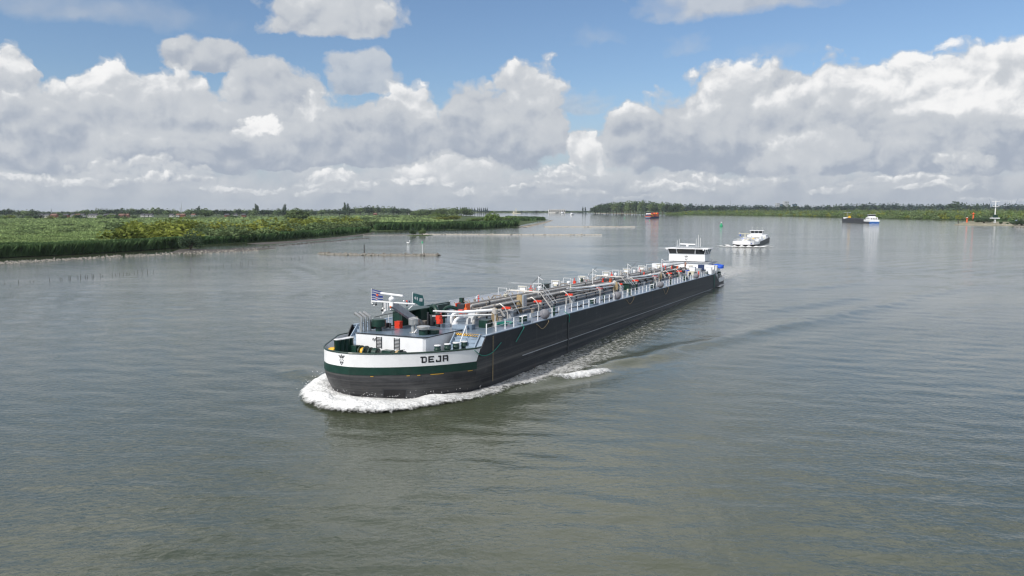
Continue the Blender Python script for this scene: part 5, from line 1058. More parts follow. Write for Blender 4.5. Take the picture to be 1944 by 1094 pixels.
# far trees on the left: tops follow the skyline
gf = 'dark trees lining the left horizon'; sky_l = [(-40,399),(0,398.5),(30,401),(60,401),(100,404),(125,403),(160,401),(190,398.5),(230,399),(270,397.5),(320,397),(342,402),(350,403),(362,398.5),(400,399.5),(450,399),(530,399.5),(600,400),(640,398),(700,393),(735,393),(765,397),(785,401),(1130,402)]
def top_l(x): return float(np.interp(x, [a for a, _ in sky_l], [b for _, b in sky_l]))
x = -40
while x < 782:
    if not 343 < x < 354:
        yb = rb.uniform(408.5, 411.5) if x < 560 else rb.uniform(407, 409.5); tp_ = top_l(x)+rb.uniform(-2.6, .3); tree(x, yb, rb.uniform(15, 24), yb-tp_, 'round', 'dark' if rb.random() < .6 else 'willow', 'tree', 'dark round-headed tree on the left horizon', gf)
    x += rb.uniform(7, 11)
for k in range(30): x = rb.uniform(-30, 260); yb = rb.uniform(415, 418); tree(x, yb, rb.uniform(9, 16), rb.uniform(6, 11), 'bush', rb.choice(['fresh', 'dark', 'willow', 'yellow']), 'bush', 'garden bush in front of the far houses', 'bushes in front of the far houses')
gp = 'willows of the grey-green wood left of centre'
for k in range(20): x = 785+k*5.6+rb.uniform(-2, 2); yb = rb.uniform(410, 412); tree(x, yb, rb.uniform(13, 20), yb-float(np.interp(x, [785, 800, 850, 880, 895], [400, 397.5, 395, 394, 398]))+rb.uniform(-1, .5), 'round', 'willow', 'willow_tree', 'grey-green willow of the wood left of centre', gp, False, 700)
for (x, yb, w, yt), lb in zip(((487,409,8,389.5),(541,409,8,390),(655,409,6,387),(661,409,6.5,388.5),(378,408.5,6,393)), ('tall dark poplar standing alone above the left marsh','tall dark poplar right of the solitary one','left and taller one of a close pair of dark poplars','right one of a close pair of dark poplars','short dark poplar beside the white pylon mast')):
    tree(x, yb, w, yb-yt, 'poplar', 'dark', 'poplar', lb)
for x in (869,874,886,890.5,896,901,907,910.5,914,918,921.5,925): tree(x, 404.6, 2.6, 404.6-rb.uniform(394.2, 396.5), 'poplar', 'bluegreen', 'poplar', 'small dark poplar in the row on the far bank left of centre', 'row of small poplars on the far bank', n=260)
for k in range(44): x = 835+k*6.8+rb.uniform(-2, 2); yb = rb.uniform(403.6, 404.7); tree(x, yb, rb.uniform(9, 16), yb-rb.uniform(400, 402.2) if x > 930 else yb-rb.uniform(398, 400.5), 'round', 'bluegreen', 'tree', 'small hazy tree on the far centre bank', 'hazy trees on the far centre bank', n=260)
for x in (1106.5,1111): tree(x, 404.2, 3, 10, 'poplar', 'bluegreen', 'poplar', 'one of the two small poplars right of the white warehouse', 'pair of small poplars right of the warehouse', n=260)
# wood on the right of the river and the trees beyond
tops = [(1128,396),(1140,391),(1160,388.5),(1180,387),(1200,384.5),(1225,384.5),(1250,388),(1270,389),(1290,391)]
for row, yb0 in ((0, 405.6), (1, 404.9)):
    for k in range(17): x = 1131+k*9.6+row*4+rb.uniform(-2, 2); yb = yb0+(x-1130)*.008; tree(x, yb, rb.uniform(16, 24), 1.8+yb-float(np.interp(x, [a for a, _ in tops], [b for _, b in tops]))+rb.uniform(-.4, 2.6), 'round', rb.choice(['dark', 'willow', 'dark']), 'tree', 'large round-headed tree of the wood on the far right bank', 'trees of the wood on the far right bank', n=520)
gb_ = 'dark trees behind the willow thicket on the right'
tr = [(1290,391),(1310,388.5),(1340,391),(1400,390),(1450,392.5),(1500,390.5),(1560,392),(1590,388.5),(1700,388),(1705,390),(1710,388.5),(1760,389.5),(1800,389),(1840,388),(1880,390),(1944,389)]
x = 1290
while x < 1990:
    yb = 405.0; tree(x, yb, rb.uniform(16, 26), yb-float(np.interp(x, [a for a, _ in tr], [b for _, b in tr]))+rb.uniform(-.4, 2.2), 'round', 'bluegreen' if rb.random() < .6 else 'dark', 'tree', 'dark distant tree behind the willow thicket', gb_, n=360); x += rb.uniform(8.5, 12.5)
for x, w, t in ((1812,34,383.8),(1855,12,388)): tree(x, 406.5, w, 406.5-t, 'round', 'dark', 'tree', 'broad dark tree rising highest above the thicket on the right' if w > 20 else 'small dark tree right of the broad dark one', None, n=900)
def thicket():
    rs = np.random.RandomState(8); sets = {'yellow': [], 'willow': [], 'fresh': []}
    xs_, ysr = [a for a, _ in RSH], [b for _, b in RSH]
    for row, (dk_, hh) in enumerate(((1.004, 6), (1.02, 9.5), (1.045, 12), (1.09, 13.5), (1.15, 14.5), (1.24, 15.5), (1.36, 16.5), (1.52, 17), (1.75, 17.5), (2.05, 18.5), (2.4, 19.5))):
        x = 1262+rs.rand()*8
        while x < 2080:
            yb = float(np.interp(x, xs_, ysr)); g = G(x, yb)*dk_; d = g[1]
            if x > 1780 and row < 2 and rs.rand() < .5: x += 8; continue
            h = hh*(.85+.42*rs.rand())*(1.0 if x > 1330 else .45+.55*(x-1262)/70); w = (8.5+5*rs.rand())
            nl = 110 if row < 4 else 70; P_ = crown_pts(rs, nl, 'bush')*np.array([w, w, h])+np.array([g[0], g[1], .3])
            kd = 'yellow' if rs.rand() < .16 else ('fresh' if rs.rand() < .35 else 'willow'); sets[kd].append((P_, .62+.0002*d)); x += rs.uniform(.5, .8)*w*F/d
    for kd, lst in sets.items():
        if not lst: continue
        P_ = np.concatenate([a for a, _ in lst]); V, Q = leaves(rs, P_, .85); o = npmesh('willow_thicket', V, Q, LM[kd])
        tag(o, {'yellow': 'yellowish bushes scattered through the long willow thicket on the right bank', 'willow': 'long grey-green willow thicket covering the right bank', 'fresh': 'fresh green bushes mixed into the willow thicket on the right bank'}[kd], 'thicket', None, 'stuff')
thicket()
# ---------------------------------------------------------------- stones, groynes, stakes
stone = mat('grey_stone', (.20,.185,.16), .9, 0, .35, 1.2, dirt=(.07,.085,.04), dirt_amt=.6); stone2 = mat('pale_stone', (.36,.33,.28), .9, 0, .3, 1.5)
def rock(b, x, y, z, r, rs):
    b.add([(x+(r*(.7+.6*rs.rand()))*a, y+(r*(.7+.6*rs.rand()))*c, z+r*.7*(.7+.6*rs.rand())*e) for a, c, e in ((1,0,0),(0,1,0),(-1,0,0),(0,-1,0),(0,0,1),(0,0,-1))], [(0,1,4),(1,2,4),(2,3,4),(3,0,4),(1,0,5),(2,1,5),(3,2,5),(0,3,5)])
def groyne(px, w, h, r, step, label, m_=stone, seed=1):
    line = resample(crom([G(*p)[:2] for p in px], 6), 400); rs = np.random.RandomState(seed); b = MB(); L_ = np.linalg.norm(np.diff(line, axis=0), axis=1).sum(); n = int(L_/step)
    for k in range(n):
        c = line[int(k/n*399)]; jit = rs.normal(size=2)*w*.35; rock(b, c[0]+jit[0], c[1]+jit[1], h*(.2+.6*rs.rand())*max(.2, 1-np.hypot(*jit)/w), r*(.6+.8*rs.rand()), rs)
    cc = resample(line, 60); t = np.gradient(cc, axis=0); t /= np.linalg.norm(t, axis=1)[:, None]; nn = np.stack([-t[:, 1], t[:, 0]], 1)
    vs = []
    for i in range(60): vs += [(*(cc[i]-nn[i]*w), -.3), (*(cc[i]-nn[i]*w*.3), h*.45+.1*rs.rand()), (*(cc[i]+nn[i]*w*.3), h*.45+.1*rs.rand()), (*(cc[i]+nn[i]*w), -.3)]
    b.add(vs, [(i*4+j, (i+1)*4+j, (i+1)*4+j+1, i*4+j+1) for i in range(59) for j in range(3)])
    return tag(b.build('stone_groyne', m_, fix=True), label, 'groyne')
groyne([(607,482),(640,483.5),(700,484.5),(760,485),(832,485.2)], 1.9, .95, .55, .28, 'nearest low stone groyne, mossy, between the mudflat and the bow of the tanker', stone, 1)
groyne([(802,445.3),(900,445.6),(1000,445.9),(1143,446.3)], 1.6, .7, .6, .9, 'long thin stone groyne stretching right from the tiny islet', stone2, 2)
groyne([(1034,430.6),(1100,430.9),(1206,431.2)], 2.2, .9, .8, 1.2, 'farther thin stone groyne beyond the long one', stone2, 3)
groyne([(690,447),(760,446.4),(800,446)], 1.5, .4, .5, 1.0, 'dark line of stones running left from the tiny islet', stone, 4)
groyne([(440,473),(520,467.5),(600,461),(700,452.5)], 2.5, .3, .45, .9, 'low ridge of dark mud and stones across the mudflat', mat('dark_mud', (.06,.055,.045), .6, 0, .3, .5), 5)
groyne([(985,431.5),(1010,428.3),(1032,423),(1046,419.2)], 1.8, .9, .7, .9, 'stone edge along the thin spit at the tip of the marsh', stone, 6)
groyne([(1816,427.4),(1860,427.6),(1900,427.8),(1944,428.2),(1990,429.5)], 2.5, 1.1, .9, .9, 'low stone training wall at the right below the white mast', stone2, 7)
groyne([(1930,431),(1960,433.5),(2000,436)], 4, 1.6, 1.2, .6, 'mound of dark boulders at the right edge of the picture', stone, 8)
def scatter():
    rs = np.random.RandomState(12); b = MB()
    for k in range(900):
        x = rs.uniform(-60, 490); y = float(np.interp(x, [-60,0,100,240,345,420,490], [505,500,494.5,486.5,481.5,478.5,475.5]))+rs.normal()*1.6; p = G(x, y); rock(b, p[0], p[1], .06, .14+.22*rs.rand(), rs)
    tag(b.build('shore_stones', stone2), 'scattered pale stones in the shallows along the left shore', 'stones', None, 'stuff')
scatter()
land('right_islet_ground', [(1812,427.6),(1826,423.5),(1842,421),(1860,420.5),(1880,421.5),(1944,423),(2040,426.5),(2040,431),(1944,428.6),(1860,428)], .55, mat('islet_soil', (.22,.20,.13), .9, 0, .3, .1), 'flat islet of pale soil carrying the red beacons', 1.5)
wood = mat('old_wood', (.055,.05,.045), .9, 0, .3, 4.0); rsx = random.Random(5)
def stake(px, py, hpx, r=.065, label='dark wooden stake standing in the shallow water left of the tanker', group='wooden stakes in the shallows', m_=wood, name='stake'):
    p = G(px, py); h = hpx*p[1]/F; b = MB(); b.tube([(0,0,-.6),(rsx.uniform(-.06,.06),rsx.uniform(-.06,.06),h)], [r, r*.8], 6); o = b.build(name, m_); o.location = tuple(p); return tag(o, label, 'stake', group)
for k, (x, h) in enumerate(((9,2.5),(35,5),(57,3),(64,2),(94,4.5),(114,5),(118,4),(131,6),(134,6),(148,5),(153,7),(162,5),(166,4),(175,7.5),(178,5),(190,6),(195,2.5),(213,4),(219,3),(227,4),(234,5),(241,4),(246,2),(255,3),(262,6),(270,5),(280,6.5),(292,5))): stake(x, float(np.interp(x, [0, 292], [540, 517])), h)
for x, h in ((362,3),(397,5),(410,4),(424,5),(440,3),(449,3),(457,5),(460,4),(471,5),(479,4),(486,3),(536,3),(553,3),(560,4),(568,5),(575,4)): stake(x, float(np.interp(x, [362, 580], [512, 489.5])), h)
for x in (897,903,909,915,921,926,932,946,951,957,967,972,978,983): stake(x, float(np.interp(x, [897, 983], [462, 453.5])), 2.4, .08, 'small dark stake in the row behind the mast flags', 'row of small stakes right of the green marker')
for k, x in enumerate(range(1040, 1060, 5)): pass
stake(691.5, 480, 15.5, .24, 'thick dark pole standing behind the nearest stone groyne', None, wood, 'mooring_pole'); stake(1819, 427.3, 11, .35, 'dark pole at the tip of the right training wall', None, wood, 'mooring_pole')
stake(1942.0, 424, 7, .18, 'pale short post near the right edge', None, M_['white'], 'post'); stake(1877.5, 424, 8, .3, 'white post just left of the tall white mast', None, M_['white'], 'post')
def marker(px, py, hpx, topm, label, cat='marker'):
    p = G(px, py); h = hpx*p[1]/F; t = thing('channel_marker', label, cat, loc=tuple(p)); b = MB(); b.tube([(0,0,-.5),(0,0,h-.5)], .12, 6); b.build('pole', M_['white'], t); c = MB(); c.lathe((0,0,h-1.0), [(.5,0),(.05,1.0)], 8); c.build('topmark', topm, t)
buoyg = mat('buoy_green', (.015,.30,.13), .45, 0, .12, 1.0); swanw = mat('swan_white', (.8,.8,.78), .8)
marker(802, 481.5, 24, buoyg, 'white pole with a green top mark behind the nearest groyne', 'marker')
p = G(775, 463); t = thing('swan', 'white swan floating beyond the nearest stone groyne', 'swan', loc=tuple(p)); b = MB(); b.sphere((0,0,.25), .42, 12, 0, .6); b.tube(crom([(.3,0,.35),(.45,0,.7),(.4,0,1.0),(.5,0,1.1),(.62,0,1.03)], 4), .07, 6); b.tube([(-.3,0,.35),(-.6,0,.45)], [.2,.05], 6); b.build('body', swanw, t, smooth=True); t.scale = (1.5, 1.5, 1.5)
# ---------------------------------------------------------------- buoys
def buoy(px, py, wpx, hpx, label, group=None):
    p = G(px, py); k = p[1]/F; w, h = wpx*k/2, hpx*k; t = thing('green_buoy', label, 'buoy', loc=tuple(p)); b = MB(); b.lathe((0,0,-.3), [(w,0),(w,h*.22),(w*.8,h*.30),(w*.35,h*.62),(w*.32,h*.72)], 14); b.build('float', buoyg, t, smooth=True)
    c = MB(); c.lathe((0,0,h*.70-.3), [(w*.2,0),(w*.28,h*.08),(w*.26,h*.2),(w*.08,h*.28)], 10); c.build('lantern', M_['white'], t, smooth=True)
buoy(1369.2, 429.8, 6.2, 9.2, 'large green conical buoy with a white lantern, beyond the white tanker'); buoy(1233.5, 419.8, 2.2, 3, 'tiny green buoy in front of the container ship'); buoy(1185.5, 414.8, 2.2, 3, 'tiny green buoy left of the container ship')
# ---------------------------------------------------------------- other vessels
def frame(p0, p1):                            # bow point, stern point -> matrix with x pointing aft and y to starboard
    a = np.array(p1[:2])-np.array(p0[:2]); L_ = np.linalg.norm(a); a /= L_; return Matrix([[a[0], -a[1], 0, p0[0]], [a[1], a[0], 0, p0[1]], [0, 0, 1, 0], [0, 0, 0, 1]]), L_
def vhull(t, L_, B_, z0, z1, m_low, m_up, zsplit, sheer=.8, name='hull', bowlen=None, blunt=.55):
    bl = bowlen or B_*.9; up = [(0,0),(bl*.06,B_*.22),(bl*.2,B_*.36),(bl*.5,B_*.47),(bl,B_*.5),(L_-6,B_*.5),(L_-2.5,B_*.44),(L_-.4,B_*.3),(L_,0)]
    full = [(x, -y) for x, y in up]+[(x, y) for x, y in up[::-1][1:-1]]; zs = lambda x: z1+sheer*max(0, 1-x/(bl*1.6))**1.5+sheer*.5*max(0, 1-(L_-x)/8)
    for nm, za, zb_, mm, gx in ((name, -.8, zsplit, m_low, .0), ('bulwark', zsplit, None, m_up, 0)):
        b = MB(); A_ = []; C_ = []
        for x, y in full:
            sh = blunt if za < 0 else 1; xx = x+(bl*.16*(1-x/bl) if (x < bl and za < 0) else 0); A_.append((xx, y*(.9 if za < 0 and x < bl else 1), za)); C_.append((x, y, zb_ if zb_ is not None else zs(x)))
        n = len(full)
        for i in range(n): b.quad(A_[i], A_[(i+1) % n], C_[(i+1) % n], C_[i])
        b.build(nm, mm, t)
    d = MB(); d.prism([(x+.2, y*.97) for x, y in full], zsplit, z1-.25); d.build('deck', M_['gunwale'], t)
def wheel(t, x0, x1, w, z0, z1, m_=None, lean=.3, ovh=.5):
    m_ = m_ or M_['white']; b = MB(); b.bb(x0, x1, -w/2, w/2, z0, z0+(z1-z0)*.45); h = b.build('wheelhouse', m_, t); zw = z0+(z1-z0)*.45; b = MB(); b.bb(x0-.12, x1+.12, -w/2-.1, w/2+.1, zw, z1-.2); b.build('window', M_['glass'], h)
    b = MB(); b.bb(x0-ovh, x1+ovh, -w/2-ovh, w/2+ovh, z1-.2, z1); b.build('roof', m_, h)
    for q in np.linspace(-w/2, w/2, 4): c = MB(); c.bb(x0-.2, x0-.12, q-.08, q+.08, zw, z1-.2); c.build('window_frame', m_, h)
    return h
# white tanker
pb = G(1412, 468.9); ps_side = G(1463, 456.8)-G(1439, 469.4); u_ = ps_side[:2]/np.linalg.norm(ps_side[:2]); Mx, _ = frame(pb, np.r_[pb[:2]+u_, 0])
t = thing('white_tanker', 'small white river tanker approaching beyond the wheelhouse of the black tanker', 'tanker', mat=Mx); VL = 84
vhull(t, VL, 12.2, 0, 1.9, M_['black'], M_['white'], 1.05, .9)
b = MB()
for sg in (-1, 1): b.bb(14, 78, sg*6.11, sg*6.16, 1.0, 1.95)
b.build('dark_side', M_['dark'], t)
b = MB(); b.bb(4,4.3,-.2,.2,1.6,6.4); b.bb(4,4.2,-2.6,2.9,5.9,6.2); b.bb(3.9,4.3,2.4,2.8,6.2,6.6); mq = b.build('mast', M_['cream'], t); b = MB(); b.bb(3.9,4.2,1.9,2.4,4.9,5.8); b.build('pennant', M_['blue'], mq)
rv = random.Random(3); b = MB(); b.bb(2.6,6.5,-3.3,3.2,1.6,2.5); b.build('fore_locker', M_['white'], t)
for k in range(46):
    b = MB(); s = rv.uniform(8, 66); y = rv.uniform(-4.8, 4.8); w = rv.uniform(.5, 1.5); b.box((s, y, 1.7+.5), (w*1.5, w, rv.uniform(.7, 1.7))); b.build('deck_fitting', M_[rv.choice(['white','white','white','pipe2','grey','cream'])], t)
for y in (-2.2,-1,0,1.2,2.4): b = MB(); b.tube([(9,y,2.2),(64,y,2.5)], .16, 6); b.build('cargo_pipe', M_['pipe2'], t)
for s in (20, 34, 50): b = MB(); b.tube([(s,-4,1.8),(s,-3.2,3.0),(s,3.2,3.0),(s,4,1.8)], .1, 6); b.build('crossing_bridge', M_['white'], t)
b = MB(); b.sphere((30,-1.5,2.4), .8, 10); b.build('yellow_drum', M_['yellow'], t); b = MB(); b.box((26,2.6,2.7),(2,2.4,.7)); b.build('blue_cover', M_['blue'], t)
for sg in (-1, 1):
    b = MB(); b.tube([(10,sg*5.8,2.9),(68,sg*5.8,2.9)], .04, 4); [b.tube([(s,sg*5.8,1.8),(s,sg*5.8,2.9)], .04, 4) for s in np.arange(10,68,3.5)]; b.build('railing', M_['white'], t)
b = MB(); b.bb(66,82,-4.9,4.9,1.7,3.5); b.build('aft_house', M_['white'], t); wheel(t, 66, 72, 6.2, 3.4, 6.0)
for y in (-2.6, 0, 2.5): b = MB(); b.tube([(69,y,6),(69,y,8)], .05, 5); b.build('aerial', M_['white'], t)
b = MB(); [b.add([(.9+3.2*q-.02, -3.2-2.0*q, 1.35), (1.5+3.2*q-.02, -3.55-2.0*q, 1.35), (1.5+3.2*q-.02,-3.55-2.0*q,1.85), (.9+3.2*q-.02,-3.2-2.0*q,1.85)], [(0,1,2,3)]) for q in (0,.22,.44,.66)]
b.build('blue_lettering', M_['blue'], t)
def small_foam(name, M4, x0, x1, w0, w1, label, m0=.62):
    n, k = 60, 30; V = []; mk = []
    for i in range(n):
        for j in range(k):
            u, v = i/(n-1), j/(k-1)*2-1; w = w0*(1-u)+w1*u; q = M4 @ Vector((x0+(x1-x0)*u+abs(v)*w*.35, v*w, 0)); z = .10+.45*math.exp(-((abs(v)-.75)/.2)**2)*(1-u)*.6; V.append((q.x, q.y, z)); mk.append(m0*(math.exp(-((abs(v)-.80)/.16)**2)*(1-.35*u)+(.85*max(0, 1-u*3.0) if abs(v) < .8 else 0))*min(1, u*10+.3))
    Q = [(i*k+j, (i+1)*k+j, (i+1)*k+j+1, i*k+j+1) for i in range(n-1) for j in range(k-1)]
    o = npmesh(name, V, Q, FOAM, smooth=True, attrs={'mask': mk}); return tag(o, label, 'foam', None, 'stuff')
small_foam('bow_foam', Mx, -4, 20, 8.5, 13.5, 'white bow wave foam under the small white tanker', .74)
def bow_strip(M4, hw, label, m0=.98):
    n, k = 70, 14; V = []; mk = []
    for i in range(n):
        y = hw*(2*i/(n-1)-1); a = abs(y)/hw; xb = -2.2+10.5*max(0, a-.35)**1.6
        for j in range(k):
            v = j/(k-1); q = M4 @ Vector((xb-1.6+4.6*v, y, 0)); V.append((q.x, q.y, .08+.75*math.sin(v*math.pi)*(1-a)**.6*(.6+.5*math.sin(y*1.9)))); mk.append(m0*math.sin(max(.03, min(.97, v))*math.pi)**.4*(1-a**3*.55))
    Q = [(i*k+j, (i+1)*k+j, (i+1)*k+j+1, i*k+j+1) for i in range(n-1) for j in range(k-1)]
    tag(npmesh('bow_foam', V, Q, FOAM, smooth=True, attrs={'mask': mk}), label, 'foam', None, 'stuff')
bow_strip(Mx, 13.5, 'white curl of foam across the bow of the small white tanker')
# container ship
Mx, _ = frame(G(1247, 414.0), G(1223, 415.3)); 
t = thing('container_ship', 'container ship with red and yellow boxes and white wheelhouse, far off in mid-river', 'container ship', mat=Mx)
vhull(t, 86, 11.4, 0, 3.0, M_['navy'], M_['navy'], 1.6, 1.0)
b = MB(); b.bb(74,85,-5.2,5.2,2.8,4.6); b.build('red_stern_house', M_['orange'], t); b = MB(); b.bb(75,84,-4.6,4.6,4.6,7.2); b.build('aft_house', M_['navy'], t); b = MB(); b.bb(73,76.5,-5.4,-2,3.0,8); b.build('white_block', M_['white'], t); wheel(t, 76, 82, 8.6, 8.0, 12.2)
cm = [M_['red'], M_['yellow'], M_['orange'], mat('container_pink', (.6,.06,.12), .5), M_['red'], mat('container_brown', (.32,.06,.03), .5)]; cc_ = ['red','yellow','orange','pink','bright red','brown']
k = 0
for i in range(9):
    for lv in range(2 if i % 4 else 3):
        for j in range(3):
            q = (i*7+j*3+lv*5) % 6; tt = Mx @ Vector((8+i*7.3, -3.1+j*3.1, 2.8+lv*2.6)); c = MB(); L2 = 6.6; c.box((0,0,1.28),(L2,2.9,2.5))
            for rr_ in range(9): c.box((-L2/2+.5+rr_*.7,1.47,1.28),(.16,.05,2.2)); c.box((-L2/2+.5+rr_*.7,-1.47,1.28),(.16,.05,2.2))
            o = c.build('shipping_container', cm[q]); o.matrix_world = Matrix.Translation(tt) @ Mx.to_3x3().to_4x4(); tag(o, '%s shipping container stacked on the distant container ship' % cc_[q], 'container', 'containers on the distant ship')
# barge at the right
ps = G(1660, 424.6); pb = G(1604, 421.3); Mx, VL = frame(pb, ps); t = thing('cargo_barge', 'dark open cargo barge with white stern house and blue transom near the right bank', 'barge', mat=Mx)
vhull(t, VL, 11.4, 0, 4.2, M_['dark'], M_['dark'], 2.0, 1.5)
b = MB(); b.bb(VL-2.5,VL+.35,-5.4,5.4,-.2,2.2); b.build('blue_transom', mat('transom_blue', (.01,.10,.36), .4), t); b = MB(); b.bb(VL-24,VL+.2,-5.75,5.75,2.2,4.6); b.build('white_stern_bulwark', M_['white'], t)
b = MB(); b.bb(VL-20,VL-3,-4.6,4.6,4.6,7.4); h_ = b.build('aft_house', M_['white'], t)
for k in range(5): c = MB(); c.bb(VL-18.5+k*3,VL-17+k*3,-4.65,4.65,5.4,6.5); c.build('window', M_['glass'], h_)
for k in range(3): c = MB(); c.bb(VL-2.95,VL-2.9,-3.6+k*2.8,-2+k*2.8,5.4,6.5); c.build('window', M_['glass'], h_)
wheel(t, VL-16, VL-9, 7.4, 7.4, 11.0)
b = MB(); b.bb(16,VL-28,-4.6,4.6,4.2,5.0); b.build('hold_coaming', M_['dark'], t); b = MB(); b.tube([(10,0,4),(10,0,13.5)], .25, 6); b.box((10,0,12.8),(.4,9,.4)); b.box((10,3.5,13.3),(.6,1,.8)); b.build('mast', M_['grey'], t)
b = MB(); b.box((9,3.2,6.4),(3.4,3.2,2.6)); b.box((9,3.2,7.9),(2.2,2.2,.7)); b.build('yellow_cover', M_['yellow'], t); b = MB(); b.bb(2,6,-3,3,4.2,6.4); b.build('fore_house', M_['white'], t); b = MB(); b.sphere((40,0,4.9), 1, 8); b.bb(20,60,-3.5,3.5,4.9,5.6); b.build('hatch_cover', M_['dark'], t)
small_foam('wash_foam', Mx, VL-1, VL+24, 4.2, 6.5, 'white wash behind the blue stern of the cargo barge', .62); small_foam('bow_foam', Mx, -3, 10, 7, 8, 'small bow wave of the cargo barge', .6)
# small far boats
for px, py, L2, lb in ((1084, 408.3, 26, 'tiny white boat far up the river, right of the white warehouse'), (1066.5, 405.3, 30, 'faint white vessel below the white warehouse')):
    p = G(px, py); Mx, _ = frame(p, p+np.array([6., 22, 0])); t = thing('far_boat', lb, 'boat', mat=Mx); vhull(t, L2, 8.5, 0, 2.6, M_['navy'], M_['white'], .8); b = MB(); b.bb(6, L2-4, -3, 3, 2.4, 4.6); b.build('cabin', M_['white'], t); wheel(t, 9, 15, 5.5, 4.6, 7.4)
p = G(972, 405.6); Mx, _ = frame(p, p+np.array([30., 3, 0])); t = thing('work_pontoon', 'cream work pontoon with two stubby masts moored at the far centre bank', 'pontoon', mat=Mx); b = MB(); b.bb(0,34,-5,5,-.3,2.2); b.build('hull', M_['cream'], t); b = MB(); b.bb(4,10,-3,3,2.2,9); b.build('cabin', M_['cream'], t)
for s in (14,18): b = MB(); b.tube([(s,0,2),(s,0,20)], .8, 6); b.build('spud_mast', M_['cream'], t)
# ---------------------------------------------------------------- structures
def at_px(px, y_base, z=.3): return G(px, y_base, z)
def box_building(px0, px1, ytop, ybase, depth, wallm, name, label, roofm=None, rows=0, cols=0, roof=None):
    a = G(px0, ybase); c = G(px1, ybase); k = a[1]/F; h = (ybase-ytop)*k; w = np.linalg.norm(c-a); mid = (a+c)/2; ang = math.atan2(c[1]-a[1], c[0]-a[0])
    t = thing(name, label, 'building' if name != 'house' else 'house', mat=Matrix.Translation((mid[0], mid[1], .2)) @ Matrix.Rotation(ang, 4, 'Z')); hw = h*(.58 if roof else 1)
    b = MB(); b.bb(-w/2, w/2, 0, depth, 0, hw); wl_ = b.build('wall', wallm, t)
    if roof: b = MB(); b.add([(-w/2-.4,-.5,hw),(w/2+.4,-.5,hw),(w/2+.4,depth+.5,hw),(-w/2-.4,depth+.5,hw),(-w/2-.4,depth/2,h),(w/2+.4,depth/2,h)], [(0,1,5,4),(2,3,4,5),(0,4,3),(1,2,5),(0,3,2,1)]); r0 = b.build('roof', roofm, t); b = MB(); b.box((w*.2, depth/2, h), (.9,.9,1.6)); b.build('chimney', roofm, r0)
    else: b = MB(); b.bb(-w/2-.3, w/2+.3, -.3, depth+.3, hw, hw+max(.3, h*.03)); b.build('roof', roofm or wallm, t)
    for r in range(rows):
        for q in range(cols): b = MB(); cw, ch = w/cols, hw/rows; b.bb(-w/2+cw*(q+.22), -w/2+cw*(q+.78), -.12, -.03, ch*(r+.3), ch*(r+.8)); b.build('window', M_['glass'], t)
    return t
brick = mat('red_brick', (.26,.10,.06), .9, 0, .15, .5); plaster = mat('white_plaster', (.62,.60,.56), .9, 0, .06, .5); rdark = mat('dark_roof_tile', (.06,.06,.07), .8, 0, .15, .5); rred = mat('red_roof_tile', (.17,.09,.065), .8, 0, .15, .5); conc = mat('concrete', (.42,.43,.44), .8, 0, .08, .1); blueg = mat('blue_cladding', (.10,.17,.27), .5, 0, .08, .1)
hs = [(76,10,0,0),(88,9,0,0),(101,11,1,1),(124,9,1,0),(138,8,0,0),(146,11,1,1),(155,8,0,0),(171,9,0,0),(180,8,0,0),(203,12,1,0),(213,11,1,0),(232,14,1,1),(239,9,1,1),(270,7,0,0),(279,8,0,0),(285,7,0,0),(325,7,0,0),(337,6,0,1),(346,8,1,1),(366,7,0,1),(430,8,1,0),(446,7,0,0),(462,7,1,0)]
rn = ['with white front and dark roof','with white front and red roof','of brick with dark roof','of brick with red roof']
for px, w, br, rr_ in hs: box_building(px-w/2, px+w/2, 406.2, 413.3 if px < 260 else 412.2, 9, brick if br else plaster, 'house', 'small distant house %s among the trees beyond the left marsh' % rn[br*2+rr_], rred if rr_ else rdark, 1, 3, True)['group'] = 'distant houses beyond the left marsh'
box_building(709, 715, 404.6, 409.5, 9, brick, 'house', 'small red-roofed house at the edge of the far wood, right of the paired poplars', rred, 1, 2, True); box_building(775, 779, 403, 407.5, 9, plaster, 'house', 'tiny white house left of the grey willow wood', rred, 1, 2, True)
box_building(1042, 1073, 398.2, 404.6, 60, plaster, 'warehouse', 'long white warehouse on the far bank in the centre', conc, 1, 8)
for x0, x1, yt, mm, lb in ((1474.5,1480,386.5,conc,'grey tower block, leftmost of the far cluster on the right skyline'),(1481,1486,388,blueg,'low bluish block between the two grey towers'),(1488.5,1497,383.2,conc,'tallest tower block on the right skyline'),(1507,1513,387.8,blueg,'small blue block right of the tower blocks')): box_building(x0, x1, yt, 402.2, 30, mm, 'tower_block', lb, conc, 6, 3)
steelw = mat('galvanised_white', (.62,.64,.66), .6)
def lattice(px, ybase, ytop, wpx, m_, name, label, arms=0, group=None):
    p = G(px, ybase); k = p[1]/F; h = (ybase-ytop)*k; w = wpx*k/2; t = thing(name, label, 'mast', loc=tuple(p), group=group); b = MB(); r = .18 if k < 1.3 else .5
    for a, c in ((-1,-1),(1,-1),(1,1),(-1,1)): b.tube([(a*w,c*w,0),(a*w*.15,c*w*.15,h)], [r*1.3, r*.5], 4)
    for q in range(9):
        z0, z1 = h*q/9, h*(q+1)/9; w0, w1 = w*(1-.85*q/9), w*(1-.85*(q+1)/9)
        for sx, sy in ((1,0),(0,1)): b.tube([(-w0 if sx else w0, w0 if sx else -w0, z0), (w1, w1, z1)], r*.5, 3); b.tube([(w0, -w0, z0), (-w1 if sx else w1, -w1, z1)], r*.5, 3)
    b.build('lattice', m_, t)
    for q in range(arms): c = MB(); c.box((0,0,h*(.97-.16*q)), (w*2.2,.6,.6)); c.build('cross_arm', m_, t)
